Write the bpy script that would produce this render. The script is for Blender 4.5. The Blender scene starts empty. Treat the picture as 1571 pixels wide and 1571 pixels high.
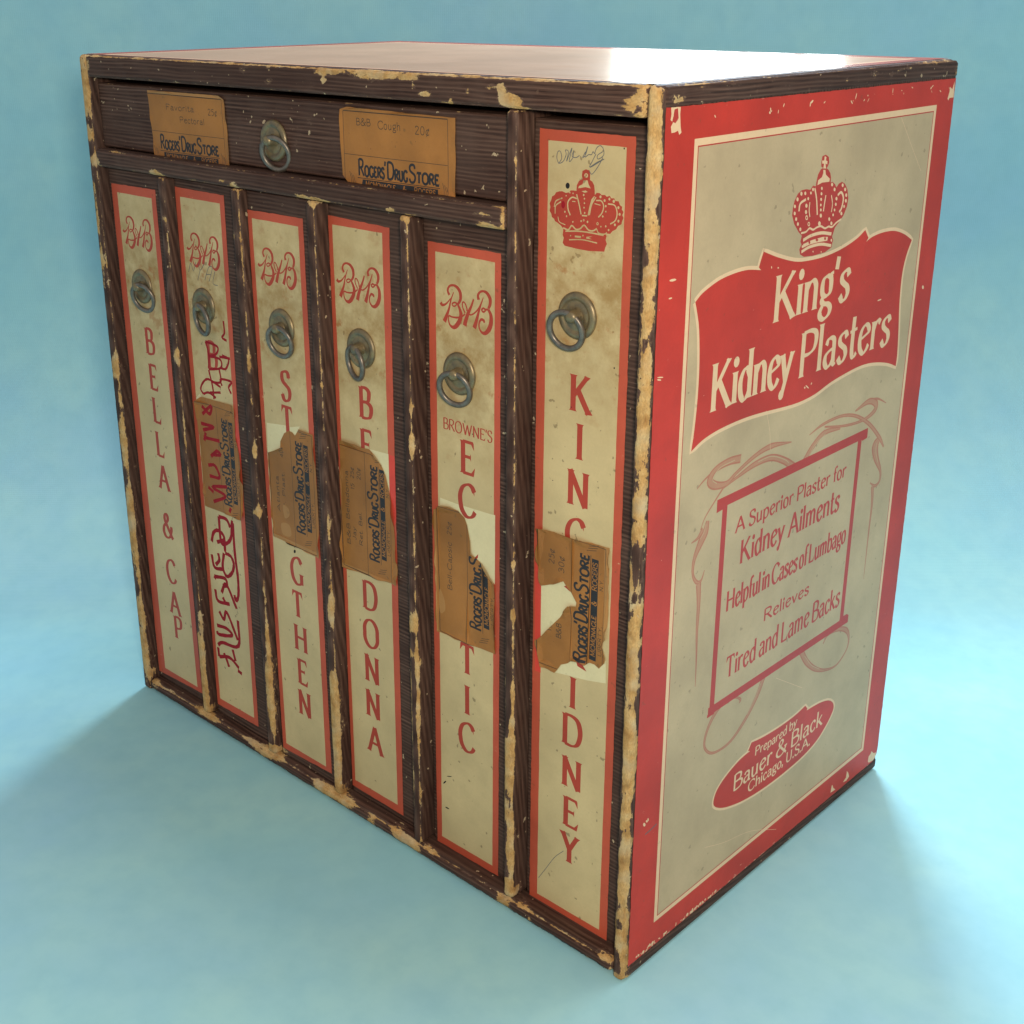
import bpy, bmesh, math, random
import numpy as np
from mathutils import Vector, Matrix, noise
from mathutils.geometry import delaunay_2d_cdt
random.seed(7)
SC = bpy.context.scene
COL = SC.collection
MM = 0.001
# ------------------------------------------------------------------ camera, world, lamps, exposure
# world axes: x along the cabinet's front, y into its depth, z up; the cabinet's front left foot is the origin.
W, D, H = 417.3, 256.4, 420.0            # cabinet, millimetres
CAMP = np.array([714.566, -411.268, 453.655])
YAW, PIT, ROL, FPX = -0.7651089, -0.35089107, -0.005227743, 1982.70013
SHX, SHY = -58.0495, -74.05777
def cam_axes():
    fw = np.array([math.sin(YAW)*math.cos(PIT), math.cos(YAW)*math.cos(PIT), math.sin(PIT)])
    r = np.array([math.cos(YAW), -math.sin(YAW), 0.0]); u = np.cross(r, fw)
    return (r*math.cos(ROL)+u*math.sin(ROL), -r*math.sin(ROL)+u*math.cos(ROL), fw)
R_, U_, F_ = cam_axes()
cd = bpy.data.cameras.new("camera"); cam = bpy.data.objects.new("camera", cd); COL.objects.link(cam)
cd.sensor_width = 36.0; cd.lens = FPX*36.0/1571.0
cd.shift_x = -SHX/1571.0; cd.shift_y = SHY/1571.0
cd.clip_start = 0.01; cd.clip_end = 60
M = Matrix.Identity(4)
for i in range(3):
    M[i][0] = R_[i]; M[i][1] = U_[i]; M[i][2] = -F_[i]; M[i][3] = CAMP[i]*MM
cam.matrix_world = M
SC.camera = cam

SC.view_settings.view_transform = 'Standard'
SC.view_settings.look = 'None'
SC.view_settings.gamma = 1.0
SC.view_settings.exposure = 0.14
wd = bpy.data.worlds.new("World"); SC.world = wd; wd.use_nodes = True
bg = wd.node_tree.nodes["Background"]
bg.inputs[0].default_value = (0.93, 0.96, 1.0, 1); bg.inputs[1].default_value = 0.44

def lamp(name, kind, loc, target, power, color, size=0.1, size_y=None):
    ld = bpy.data.lights.new(name, kind); o = bpy.data.objects.new(name, ld); COL.objects.link(o)
    ld.energy = power; ld.color = color
    if kind == 'AREA':
        ld.size = size
        if size_y: ld.shape = 'RECTANGLE'; ld.size_y = size_y
    else:
        ld.shadow_soft_size = size
    o.location = Vector(loc)*MM
    o.rotation_euler = (Vector(target)-Vector(loc)).to_track_quat('-Z', 'Y').to_euler()
    return o
# the warm lamp that stands by the camera
lamp("flash_lamp", 'POINT', (760, -400, 500), (417, 0, 200), 11.2, (1.0, 0.87, 0.69), 0.03)
# overhead fill, added to brighten the backdrop and floor; no real fixture
lamp("fill_lamp", 'AREA', (250, 750, 1900), (250, 600, 0), 21.0, (0.98, 0.99, 0.98), 1.3, 1.0)
# cool daylight from a high window far behind the cabinet
lamp("daylight_lamp", 'AREA', (-350, 1100, 1650), (300, 60, 0), 17.0, (0.60, 0.82, 1.0), 0.26, 0.26)
# three panes of the window behind the cabinet, whose reflection is seen on its top
def ray_at(px, py, t):
    a = (px-SHX-785.5, py-SHY-785.5)
    v = F_*FPX + R_*a[0] - U_*a[1]; v = v/np.linalg.norm(v)
    return CAMP+v*t
def on_plane(px, py, ax, val):
    a = (px-SHX-785.5, py-SHY-785.5)
    v = F_*FPX + R_*a[0] - U_*a[1]
    return CAMP+v*((val-CAMP[ax])/v[ax])
BACK = 1130.0                                  # distance of the wall from the camera, along its level view
FH = np.array([math.sin(YAW), math.cos(YAW), 0.0]); RH = np.array([math.cos(YAW), -math.sin(YAW), 0.0])
for (x0, x1) in ((946, 1133), (1150, 1217), (1238, 1292)):
    pts = []
    for px in (x0, x1):
        v = F_*FPX + R_*(px-SHX-785.5) - U_*(60-SHY-785.5)
        k = (BACK-25)/(v @ FH); pts.append(CAMP+v*k)
    c = (pts[0]+pts[1])/2; wdt = abs((pts[1]-pts[0]) @ RH)
    hgt = 460.0
    loc = (c[0], c[1], 453+hgt/2)
    lamp("window_lamp", 'AREA', loc, (loc[0]-FH[0]*100, loc[1]-FH[1]*100, loc[2]), 20.0*wdt*hgt*1e-6*4, (0.66, 0.85, 1.0), wdt*MM, hgt*MM)

# ------------------------------------------------------------------ materials
def newmat(name):
    m = bpy.data.materials.new(name); m.use_nodes = True
    nt = m.node_tree; b = nt.nodes["Principled BSDF"]
    return m, nt, b
def N(nt, t, **kw):
    n = nt.nodes.new(t)
    for k, v in kw.items(): setattr(n, k, v)
    return n
def obco(nt, scale=(1, 1, 1), loc=(0, 0, 0)):
    tc = N(nt, 'ShaderNodeTexCoord'); mp = N(nt, 'ShaderNodeMapping')
    mp.inputs['Scale'].default_value = scale; mp.inputs['Location'].default_value = loc
    nt.links.new(tc.outputs['Object'], mp.inputs['Vector']); return mp.outputs[0]
def noi(nt, co, scale, detail=4, rough=.55, dist=0.0):
    n = N(nt, 'ShaderNodeTexNoise'); n.inputs['Scale'].default_value = scale
    n.inputs['Detail'].default_value = detail; n.inputs['Roughness'].default_value = rough
    n.inputs['Distortion'].default_value = dist
    nt.links.new(co, n.inputs['Vector']); return n.outputs[0]
def ramp(nt, fac, stops, interp='LINEAR'):
    r = N(nt, 'ShaderNodeValToRGB'); r.color_ramp.interpolation = interp
    e = r.color_ramp.elements
    while len(e) > 1: e.remove(e[-1])
    e[0].position = stops[0][0]; e[0].color = (*stops[0][1], 1)
    for p, c in stops[1:]:
        q = e.new(p); q.color = (*c, 1)
    nt.links.new(fac, r.inputs[0]); return r.outputs[0]
def g(v): return (v, v, v)
def mix(nt, fac, a, b, mode='MIX'):
    m = N(nt, 'ShaderNodeMix', data_type='RGBA', blend_type=mode)
    for s, v in ((0, fac), (6, a), (7, b)):
        if isinstance(v, (int, float)): m.inputs[s].default_value = v
        elif isinstance(v, tuple): m.inputs[s].default_value = (*v, 1)
        else: nt.links.new(v, m.inputs[s])
    return m.outputs[2]
def math_(nt, op, a, b=None, clamp=False):
    m = N(nt, 'ShaderNodeMath', operation=op, use_clamp=clamp)
    for s, v in ((0, a), (1, b)):
        if v is None: continue
        if isinstance(v, (int, float)): m.inputs[s].default_value = v
        else: nt.links.new(v, m.inputs[s])
    return m.outputs[0]
def bump(nt, b, h, strength, dist=0.0004):
    n = N(nt, 'ShaderNodeBump'); n.inputs['Strength'].default_value = strength; n.inputs['Distance'].default_value = dist
    nt.links.new(h, n.inputs['Height']); nt.links.new(n.outputs[0], b.inputs['Normal'])

def wood_paper(name, axis, seed=0.0, light=1.0):
    """Dark printed woodgrain paper over tan board; the vertex attribute "wear" bares the board."""
    m, nt, b = newmat(name)
    along, across = 7.0, 560.0
    s = [across]*3; s['xyz'.index(axis)] = along
    co = obco(nt, tuple(s), (seed, seed*1.7, seed*.6))
    s2 = [60.0]*3; s2['xyz'.index(axis)] = 7.0
    co2 = obco(nt, tuple(s2), (seed, 3+seed, 5))
    wob = noi(nt, co2, 1.0, 2)
    grain = noi(nt, co, 1.0, 4, .62, 2.4)
    # broad flame figure
    wv = N(nt, 'ShaderNodeTexWave', wave_type='RINGS'); wv.inputs['Scale'].default_value = 2.6
    wv.inputs['Distortion'].default_value = 5.5; wv.inputs['Detail'].default_value = 3
    nt.links.new(co2, wv.inputs['Vector'])
    gg = mix(nt, 0.27, grain, wv.outputs[1])
    L = light*1.08
    c = ramp(nt, gg, [(.26, (.022*L, .0105*L, .0075*L)), (.45, (.054*L, .026*L, .0185*L)), (.58, (.085*L, .043*L, .030*L)), (.76, (.150*L, .083*L, .059*L))])
    c = mix(nt, ramp(nt, noi(nt, obco(nt), 55, 3), [(.35, g(0)), (.70, g(.5))]), c, (.105*L, .062*L, .046*L))
    c = mix(nt, ramp(nt, wob, [(.35, g(0)), (.70, g(.6))]), c, (.036*L, .017*L, .0125*L))
    raw = obco(nt)
    at = N(nt, 'ShaderNodeAttribute', attribute_name='wear')
    s3 = [1.0]*3; s3['xyz'.index(axis)] = .45
    co3 = obco(nt, tuple(s3), (seed*.01, 0, 0))
    n1 = noi(nt, co3, 210, 5, .62); n2 = noi(nt, co3, 900, 3, .6)
    nn = math_(nt, 'ADD', math_(nt, 'MULTIPLY', n1, 1.6), math_(nt, 'MULTIPLY', n2, .95))
    wn = math_(nt, 'ADD', at.outputs['Fac'], math_(nt, 'SUBTRACT', nn, 1.275))
    rub = ramp(nt, wn, [(.30, g(0)), (.52, g(.55))])
    bare = ramp(nt, wn, [(.52, g(0)), (.545, g(1))])
    edge = ramp(nt, wn, [(.47, g(0)), (.515, g(.7)), (.55, g(0))])
    bc = ramp(nt, noi(nt, raw, 120, 4), [(.28, (.36, .18, .060)), (.46, (.58, .33, .12)), (.62, (.66, .43, .19)), (.78, (.60, .46, .26))])
    bc = mix(nt, ramp(nt, noi(nt, co3, 420, 4), [(.50, g(0)), (.75, g(.55))]), bc, (.27, .18, .08))
    fib = noi(nt, co3, 1500, 4, .75)
    bc = mix(nt, ramp(nt, fib, [(.30, g(.55)), (.62, g(0))]), bc, (.20, .105, .040))
    bc = mix(nt, ramp(nt, noi(nt, raw, 70, 3), [(.50, g(0)), (.72, g(.6))]), bc, (.52, .43, .28))
    isl = ramp(nt, math_(nt, 'SUBTRACT', noi(nt, co3, 520, 4, .7), math_(nt, 'MULTIPLY', wn, .16)), [(.505, g(0)), (.535, g(1))])
    bare = math_(nt, 'MULTIPLY', bare, math_(nt, 'SUBTRACT', 1.0, isl))
    c = mix(nt, rub, c, (.21, .125, .085))
    c = mix(nt, edge, c, (.010, .007, .006))
    c = mix(nt, bare, c, bc)
    # stray pin flecks
    fl = ramp(nt, noi(nt, raw, 260, 2, .5), [(.715, g(0)), (.735, g(.8))])
    c = mix(nt, fl, c, (.50, .36, .22))
    nt.links.new(c, b.inputs['Base Color'])
    ro = mix(nt, bare, g(.56), g(.85)); nt.links.new(ro, b.inputs['Roughness'])
    b.inputs['Specular IOR Level'].default_value = .12
    hgt = math_(nt, 'ADD', math_(nt, 'MULTIPLY', bare, -1.0), math_(nt, 'MULTIPLY', math_(nt, 'MULTIPLY', fib, bare), .9))
    hgt = math_(nt, 'ADD', hgt, math_(nt, 'MULTIPLY', grain, .25))
    bump(nt, b, hgt, .7, .0006)
    return m

def printed(name, col, var=.12, rough=.5, scuff=None, stain=None, zs=None, spec=.28, foxing=.5):
    """Printed paper: colour with fibre mottling, foxing specks, stains and worn-through scuffs."""
    m, nt, b = newmat(name)
    raw = obco(nt)
    big = noi(nt, raw, 22, 3); fine = noi(nt, raw, 700, 3, .7); med = noi(nt, raw, 90, 4, .6)
    c = mix(nt, ramp(nt, big, [(.3, g(0)), (.7, g(1))]), tuple(v*(1-var) for v in col), tuple(min(1, v*(1+var)) for v in col))
    c = mix(nt, ramp(nt, fine, [(.3, g(.0)), (.75, g(.16))]), c, tuple(v*.62 for v in col))
    c = mix(nt, ramp(nt, med, [(.52, g(0)), (.8, g(.28))]), c, tuple(v*.66 for v in col))
    if foxing:
        fx = ramp(nt, noi(nt, raw, 240, 2, .5), [(.71, g(0)), (.735, g(foxing))])
        c = mix(nt, fx, c, (.10, .062, .025))
    if stain:
        tc = N(nt, 'ShaderNodeTexCoord'); sp = N(nt, 'ShaderNodeSeparateXYZ'); nt.links.new(tc.outputs['Object'], sp.inputs[0])
        d = math_(nt, 'ABSOLUTE', math_(nt, 'SUBTRACT', sp.outputs[2], zs))
        k = math_(nt, 'SUBTRACT', 1.0, math_(nt, 'DIVIDE', d, .068), clamp=True)
        sm = math_(nt, 'MULTIPLY', k, ramp(nt, noi(nt, raw, 85, 6, .7), [(.36, g(0)), (.66, g(1))]))
        c = mix(nt, math_(nt, 'MULTIPLY', sm, .85), c, stain)
        sr = ramp(nt, noi(nt, raw, 95, 4, .62), [(.59, g(0)), (.68, g(.8))])
        c = mix(nt, math_(nt, 'MULTIPLY', sr, k), c, (.34, .135, .035))
    if scuff:
        co3 = obco(nt, (1, 1, 2.0))
        sc = ramp(nt, noi(nt, co3, 150, 5, .72), [(.70, g(0)), (.72, g(.85))])
        c = mix(nt, sc, c, scuff)
        at = N(nt, 'ShaderNodeAttribute', attribute_name='wear')
        wn = math_(nt, 'ADD', at.outputs['Fac'], math_(nt, 'SUBTRACT', noi(nt, co3, 230, 5, .65), .5))
        c = mix(nt, ramp(nt, wn, [(.52, g(0)), (.56, g(.9))]), c, scuff)
    nt.links.new(c, b.inputs['Base Color'])
    b.inputs['Roughness'].default_value = rough; b.inputs['Specular IOR Level'].default_value = spec
    bump(nt, b, math_(nt, 'ADD', math_(nt, 'ADD', math_(nt, 'MULTIPLY', fine, .5), med), math_(nt, 'MULTIPLY', big, 4.0)), .12, .0005)
    return m

def varnished(name, col, **kw):
    """Printed paper under old yellowed varnish."""
    m = printed(name, col, .10, .9, spec=0.0, **kw); nt = m.node_tree
    b = nt.nodes["Principled BSDF"]; out = [n for n in nt.nodes if n.type == 'OUTPUT_MATERIAL'][0]
    gl = N(nt, 'ShaderNodeBsdfGlossy'); gl.inputs['Color'].default_value = (1.0, .84, .70, 1)
    st = noi(nt, obco(nt, (6, 60, 1)), 4.0, 4, .6)
    nt.links.new(mix(nt, st, g(.13), g(.27)), gl.inputs['Roughness'])
    mx = N(nt, 'ShaderNodeMixShader'); mx.inputs[0].default_value = .26
    nt.links.new(b.outputs[0], mx.inputs[1]); nt.links.new(gl.outputs[0], mx.inputs[2]); nt.links.new(mx.outputs[0], out.inputs['Surface'])
    return m
def metal(name, c1, c2, rough, metallic):
    m, nt, b = newmat(name); raw = obco(nt)
    c = mix(nt, ramp(nt, noi(nt, raw, 260, 4), [(.35, g(0)), (.7, g(1))]), c1, c2)
    c = mix(nt, ramp(nt, noi(nt, raw, 700, 3), [(.62, g(0)), (.75, g(.7))]), c, tuple(v*.35 for v in c1))
    nt.links.new(c, b.inputs['Base Color']); b.inputs['Metallic'].default_value = metallic
    nt.links.new(mix(nt, noi(nt, raw, 500, 3), g(rough-.1), g(rough+.15)), b.inputs['Roughness'])
    bump(nt, b, noi(nt, raw, 900, 3), .12, .0003)
    return m

def plain(name, col, rough=.6, spec=.35):
    m, nt, b = newmat(name); raw = obco(nt)
    c = mix(nt, ramp(nt, noi(nt, raw, 400, 4, .7), [(.3, g(0)), (.75, g(1))]), tuple(v*.8 for v in col), tuple(min(1, v*1.2) for v in col))
    nt.links.new(c, b.inputs['Base Color']); b.inputs['Roughness'].default_value = rough
    b.inputs['Specular IOR Level'].default_value = spec
    return m

STAIN = (.30, .165, .045)
CREAM = (.80, .53, .31)
M_WX = wood_paper("woodgrain_lengthwise", 'x', .3); M_WZ = wood_paper("woodgrain_upright", 'z', 1.1); M_WY = wood_paper("woodgrain_depthwise", 'y', 2.1)
M_RED = printed("red_print", (.53, .034, .018), .17, .45, scuff=(.78, .42, .28), foxing=.25)
M_TAN = printed("tan_print", (.52, .375, .215), .13, .50, foxing=.35)
M_CREAM = printed("cream_print", CREAM, .05, .5, foxing=.2)
M_DRED = printed("dark_red_print", (.47, .040, .028), .08, .45, foxing=.1)
M_PINK = printed("pale_red_print", (.46, .165, .095), .12, .5, foxing=.1)
M_LPINK = printed("hatched_red_print", (.49, .235, .135), .12, .5, foxing=.1)
M_FRED = printed("faded_red_print", (.50, .082, .040), .16, .46, scuff=(.62, .33, .19), foxing=.3)
M_FRED_BRIGHT = printed("bright_red_print", (.66, .062, .040), .08, .46, foxing=.1)
M_FTAN = printed("aged_tan_print", (.57, .425, .215), .14, .5, stain=STAIN, zs=.292, foxing=.55)
M_FTAN6 = printed("aged_tan_print_tall", (.57, .425, .215), .14, .5, stain=STAIN, zs=.330, foxing=.55)
M_PALE = printed("fresh_pale_paper", (.70, .59, .34), .06, .55, foxing=.15)
M_LET = printed("lettering_red", (.40, .048, .026), .12, .5, foxing=0)
M_KRAFT = printed("kraft_label_paper", (.32, .130, .030), .26, .48, foxing=.4)
M_KRAFTL = printed("kraft_label_edge", (.39, .185, .058), .12, .5, foxing=.2)
M_INK = plain("black_ink", (.022, .020, .022)); M_TYPE = plain("typed_ink", (.075, .042, .022)); M_PENCIL = plain("pencil_grey", (.11, .105, .10))
M_CRAYON = plain("red_crayon", (.29, .010, .017), .65, .15); M_RULE = plain("brown_rule", (.075, .04, .02))
M_BRASS = metal("tarnished_brass", (.27, .20, .10), (.15, .12, .08), .40, .60)
M_STEEL = metal("grey_ring_metal", (.21, .175, .14), (.115, .098, .08), .36, .62)
M_TOPTAN = varnished("top_tan_print", (.31, .19, .125), foxing=.3)
M_TOPRED = varnished("top_red_print", (.22, .035, .032), foxing=.2)
M_TOPCREAM = varnished('top_cream_print', (.62, .38, .24), foxing=.1)
M_BARE = plain("bare_board", (.60, .36, .15), .8)
M_HOLE = plain("dark_hole", (.012, .010, .010), .9)

# ------------------------------------------------------------------ mesh helpers
def tag(o, label=None, cat=None, kind=None, group=None):
    if label: o["label"] = label
    if cat: o["category"] = cat
    if kind: o["kind"] = kind
    if group: o["group"] = group
    return o
def link(name, verts, faces, mats, parent=None, midx=None, wear=None, smooth=None):
    me = bpy.data.meshes.new(name)
    me.from_pydata([(v[0]*MM, v[1]*MM, v[2]*MM) for v in verts], [], faces); me.update()
    for m in (mats if isinstance(mats, (list, tuple)) else [mats]): me.materials.append(m)
    if midx is not None: me.polygons.foreach_set('material_index', midx)
    if wear is not None:
        a = me.attributes.new('wear', 'FLOAT', 'POINT'); a.data.foreach_set('value', [float(w) for w in wear])
    if smooth: me.polygons.foreach_set('use_smooth', [True]*len(me.polygons))
    o = bpy.data.objects.new(name, me); COL.objects.link(o)
    if parent: o.parent = parent
    return o

def axis_samples(lo, hi, step, r):
    a = [lo, lo+r*.3, lo+r*.65, lo+r]
    n = max(1, int(round((hi-lo-2*r)/step)))
    a += [lo+r+(hi-lo-2*r)*i/n for i in range(1, n)]
    return a+[hi-r, hi-r*.65, hi-r*.3, hi]
def rounded_box(x0, x1, y0, y1, z0, z1, r, step, rough=.25):
    """A board with softened, slightly nibbled edges; returns verts, faces and edge-ness per vertex."""
    if not isinstance(step, tuple): step = (step,)*3
    ax = [axis_samples(a, b, s, r) for a, b, s in ((x0, x1, step[0]), (y0, y1, step[1]), (z0, z1, step[2]))]
    lo = np.array([x0, y0, z0])+r; hi = np.array([x1, y1, z1])-r
    idx = {}; V = []; E = []; F = []
    def vert(i, j, k):
        key = (i, j, k)
        if key in idx: return idx[key]
        p = np.array([ax[0][i], ax[1][j], ax[2][k]]); q = np.clip(p, lo, hi); d = p-q; L = np.linalg.norm(d)
        n = d/L if L > 1e-9 else np.zeros(3)
        p2 = q+n*r if L > 1e-9 else p
        e = 1-np.max(np.abs(n)) if L > 1e-9 else 0
        e = min(1.0, e/.293)
        if e > .02 and rough:
            t = Vector(p2*.16); a = abs(noise.noise(t))*1.2+abs(noise.noise(t*3.1))*.6
            p2 = p2-n*a*rough*2.2*e
        idx[key] = len(V); V.append(tuple(p2)); E.append(e); return idx[key]
    nx, ny, nz = (len(a)-1 for a in ax)
    for i in range(nx):
        for j in range(ny):
            F.append((vert(i, j, 0), vert(i, j+1, 0), vert(i+1, j+1, 0), vert(i+1, j, 0)))
            F.append((vert(i, j, nz), vert(i+1, j, nz), vert(i+1, j+1, nz), vert(i, j+1, nz)))
    for i in range(nx):
        for k in range(nz):
            F.append((vert(i, 0, k), vert(i+1, 0, k), vert(i+1, 0, k+1), vert(i, 0, k+1)))
            F.append((vert(i, ny, k), vert(i, ny, k+1), vert(i+1, ny, k+1), vert(i+1, ny, k)))
    for j in range(ny):
        for k in range(nz):
            F.append((vert(0, j, k), vert(0, j, k+1), vert(0, j+1, k+1), vert(0, j+1, k)))
            F.append((vert(nx, j, k), vert(nx, j+1, k), vert(nx, j+1, k+1), vert(nx, j, k+1)))
    return V, F, E

# wear traced as ellipses on the cabinet's front and side planes: (x or y, z, half width, half height, strength)
FRONT_WEAR = []; SIDE_WEAR = []; TOP_WEAR = []
def nz1(v, s, o=0.0): return noise.noise(Vector((v*s+o, o*1.3, .5)))
def wear_at(p, e, base):
    w = base*e
    x, y, z = p
    if y < 14:
        for (cx, cz, rx, rz, s) in FRONT_WEAR:
            dx = (x-cx)/rx; dz = (z-cz)/rz
            if abs(dx) < 1.3 and abs(dz) < 1.3:
                d = dx*dx+dz*dz
                if d < 1.5: w += s*1.08*min(1.0, max(0.0, 1.25-.85*d))*max(0.0, 1-y/(9.0 if z < 16 else 3.2))
    if x > W-3.4:
        for (cx, cz, rx, rz, s) in SIDE_WEAR:
            dx = (y-cx)/rx; dz = (z-cz)/rz
            d = dx*dx+dz*dz
            if d < 2.2: w += s*min(1.0, max(0.0, 1.55-.9*d))
    return w
def rear_round(y, z, R=7.0):
    if y > D-R and (z < R or z > H-R):
        cz = R if z < R else H-R; dy, dz = y-(D-R), z-cz; L = math.hypot(dy, dz)
        if L > R: y, z = D-R+dy*R/L, cz+dz*R/L
    return y, z
def board(name, parent, box, r, step, mat, base=0.5, wf=None, rough=.25, rear=False):
    V, F, E = rounded_box(*box, r, step, rough)
    if rear: V = [(p[0],)+rear_round(p[1], p[2]) for p in V]
    wear = []
    for p, e in zip(V, E):
        b = base(p) if callable(base) else base
        wear.append(wear_at(p, e, b)+(wf(p, e) if wf else 0))
    return link(name, V, F, mat, parent, wear=wear, smooth=True)

# ------------------------------------------------------------------ 2-D print engine: every sheet is one planar partition
def signed(p): return sum(p[i][0]*p[(i+1) % len(p)][1]-p[(i+1) % len(p)][0]*p[i][1] for i in range(len(p)))/2
def sheet(name, parent, base, layers, to3d, mats, wear=None, grid=None):
    """base: outline; layers: [(material index, [polygons])] painted in order; one flat mesh, no overlaps."""
    V = []; F = []; own = []
    def add(poly, li):
        if len(poly) < 3: return
        a = signed(poly)
        if abs(a) < 1e-5: return
        if a < 0: poly = poly[::-1]
        s = len(V); V.extend(Vector((float(p[0]), float(p[1]))) for p in poly); F.append(list(range(s, s+len(poly)))); own.append(li)
    add(base, 0)
    for i, (m, polys) in enumerate(layers):
        for p in polys: add(p, i+1)
    if grid:
        xs = [p[0] for p in base]; ys = [p[1] for p in base]
        nx = int((max(xs)-min(xs))/grid); ny = int((max(ys)-min(ys))/grid)
        for i in range(1, nx):
            for j in range(1, ny):
                V.append(Vector((min(xs)+i*grid+random.uniform(-.3, .3)*grid, min(ys)+j*grid+random.uniform(-.3, .3)*grid)))
    v2, e2, f2, ov, oe, of = delaunay_2d_cdt(V, [], F, 0, 1e-4)
    mats_idx = []; faces = []
    lm = [0]+[m for m, _ in layers]
    for f, o in zip(f2, of):
        ls = [own[k] for k in o]
        if 0 not in ls: continue
        faces.append(f); mats_idx.append(lm[max(ls)])
    ob = link(name, [to3d(p[0], p[1]) for p in v2], faces, mats, parent, midx=mats_idx,
              wear=[wear(p[0], p[1]) for p in v2] if wear else None)
    return ob

def catmull(pts, n=6, closed=False):
    P = [np.array(p, float) for p in pts]; out = []
    m = len(P)
    rng = range(m if closed else m-1)
    for i in rng:
        if closed: a, b, c, d = P[(i-1) % m], P[i], P[(i+1) % m], P[(i+2) % m]
        else: a = P[i-1] if i > 0 else 2*P[i]-P[i+1]; b = P[i]; c = P[i+1]; d = P[i+2] if i+2 < m else 2*P[i+1]-P[i]
        for k in range(n):
            t = k/n
            out.append(.5*((2*b)+(-a+c)*t+(2*a-5*b+4*c-d)*t*t+(-a+3*b-3*c+d)*t**3))
    if not closed: out.append(P[-1])
    return [tuple(p) for p in out]
def hull(pts):
    pts = sorted(set((round(p[0], 5), round(p[1], 5)) for p in pts))
    if len(pts) < 3: return []
    def half(ps):
        h = []
        for p in ps:
            while len(h) >= 2 and (h[-1][0]-h[-2][0])*(p[1]-h[-2][1])-(h[-1][1]-h[-2][1])*(p[0]-h[-2][0]) <= 0: h.pop()
            h.append(p)
        return h
    a = half(pts); b = half(pts[::-1]); return a[:-1]+b[:-1]
def stroke(pts, widths):
    """A brush stroke as a strip of small convex pieces."""
    P = np.array(pts, float); n = len(P)
    if n < 2: return []
    if not hasattr(widths, '__len__'): widths = [widths]*n
    T = np.zeros_like(P); T[1:-1] = P[2:]-P[:-2]; T[0] = P[1]-P[0]; T[-1] = P[-1]-P[-2]
    L = np.linalg.norm(T, axis=1); L[L < 1e-9] = 1; T /= L[:, None]
    Nn = np.stack([-T[:, 1], T[:, 0]], 1)
    A = P+Nn*(np.array(widths)/2)[:, None]; B = P-Nn*(np.array(widths)/2)[:, None]
    out = []
    for i in range(n-1):
        h = hull([tuple(A[i]), tuple(A[i+1]), tuple(B[i+1]), tuple(B[i])])
        if len(h) > 2: out.append(h)
    return out
def interp_w(ws, n): return list(np.interp(np.linspace(0, len(ws)-1, n), range(len(ws)), ws))
def ell(cx, cy, rx, ry, n=12, rot=0): return [(cx+rx*math.cos(t)*math.cos(rot)-ry*math.sin(t)*math.sin(rot), cy+rx*math.cos(t)*math.sin(rot)+ry*math.sin(t)*math.cos(rot)) for t in (2*math.pi*i/n for i in range(n))]
def rect(x0, y0, x1, y1): return [(x0, y0), (x1, y0), (x1, y1), (x0, y1)]
def frame(x0, y0, x1, y1, w): return [rect(x0, y0, x1, y0+w), rect(x0, y1-w, x1, y1), rect(x0, y0+w, x0+w, y1-w), rect(x1-w, y0+w, x1, y1-w)]
def wob(poly, amp, s, per=3.0):
    """Hand-cut edge: split long edges and shake them a little."""
    out = []
    for i in range(len(poly)):
        a = np.array(poly[i]); b = np.array(poly[(i+1) % len(poly)]); L = np.linalg.norm(b-a); n = max(1, int(L/per))
        for k in range(n):
            p = a+(b-a)*k/n
            out.append((p[0]+amp*noise.noise(Vector((p[0]*.35+s, p[1]*.35, s))), p[1]+amp*noise.noise(Vector((p[0]*.35, p[1]*.35+s, 7+s)))))
    return out

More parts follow.
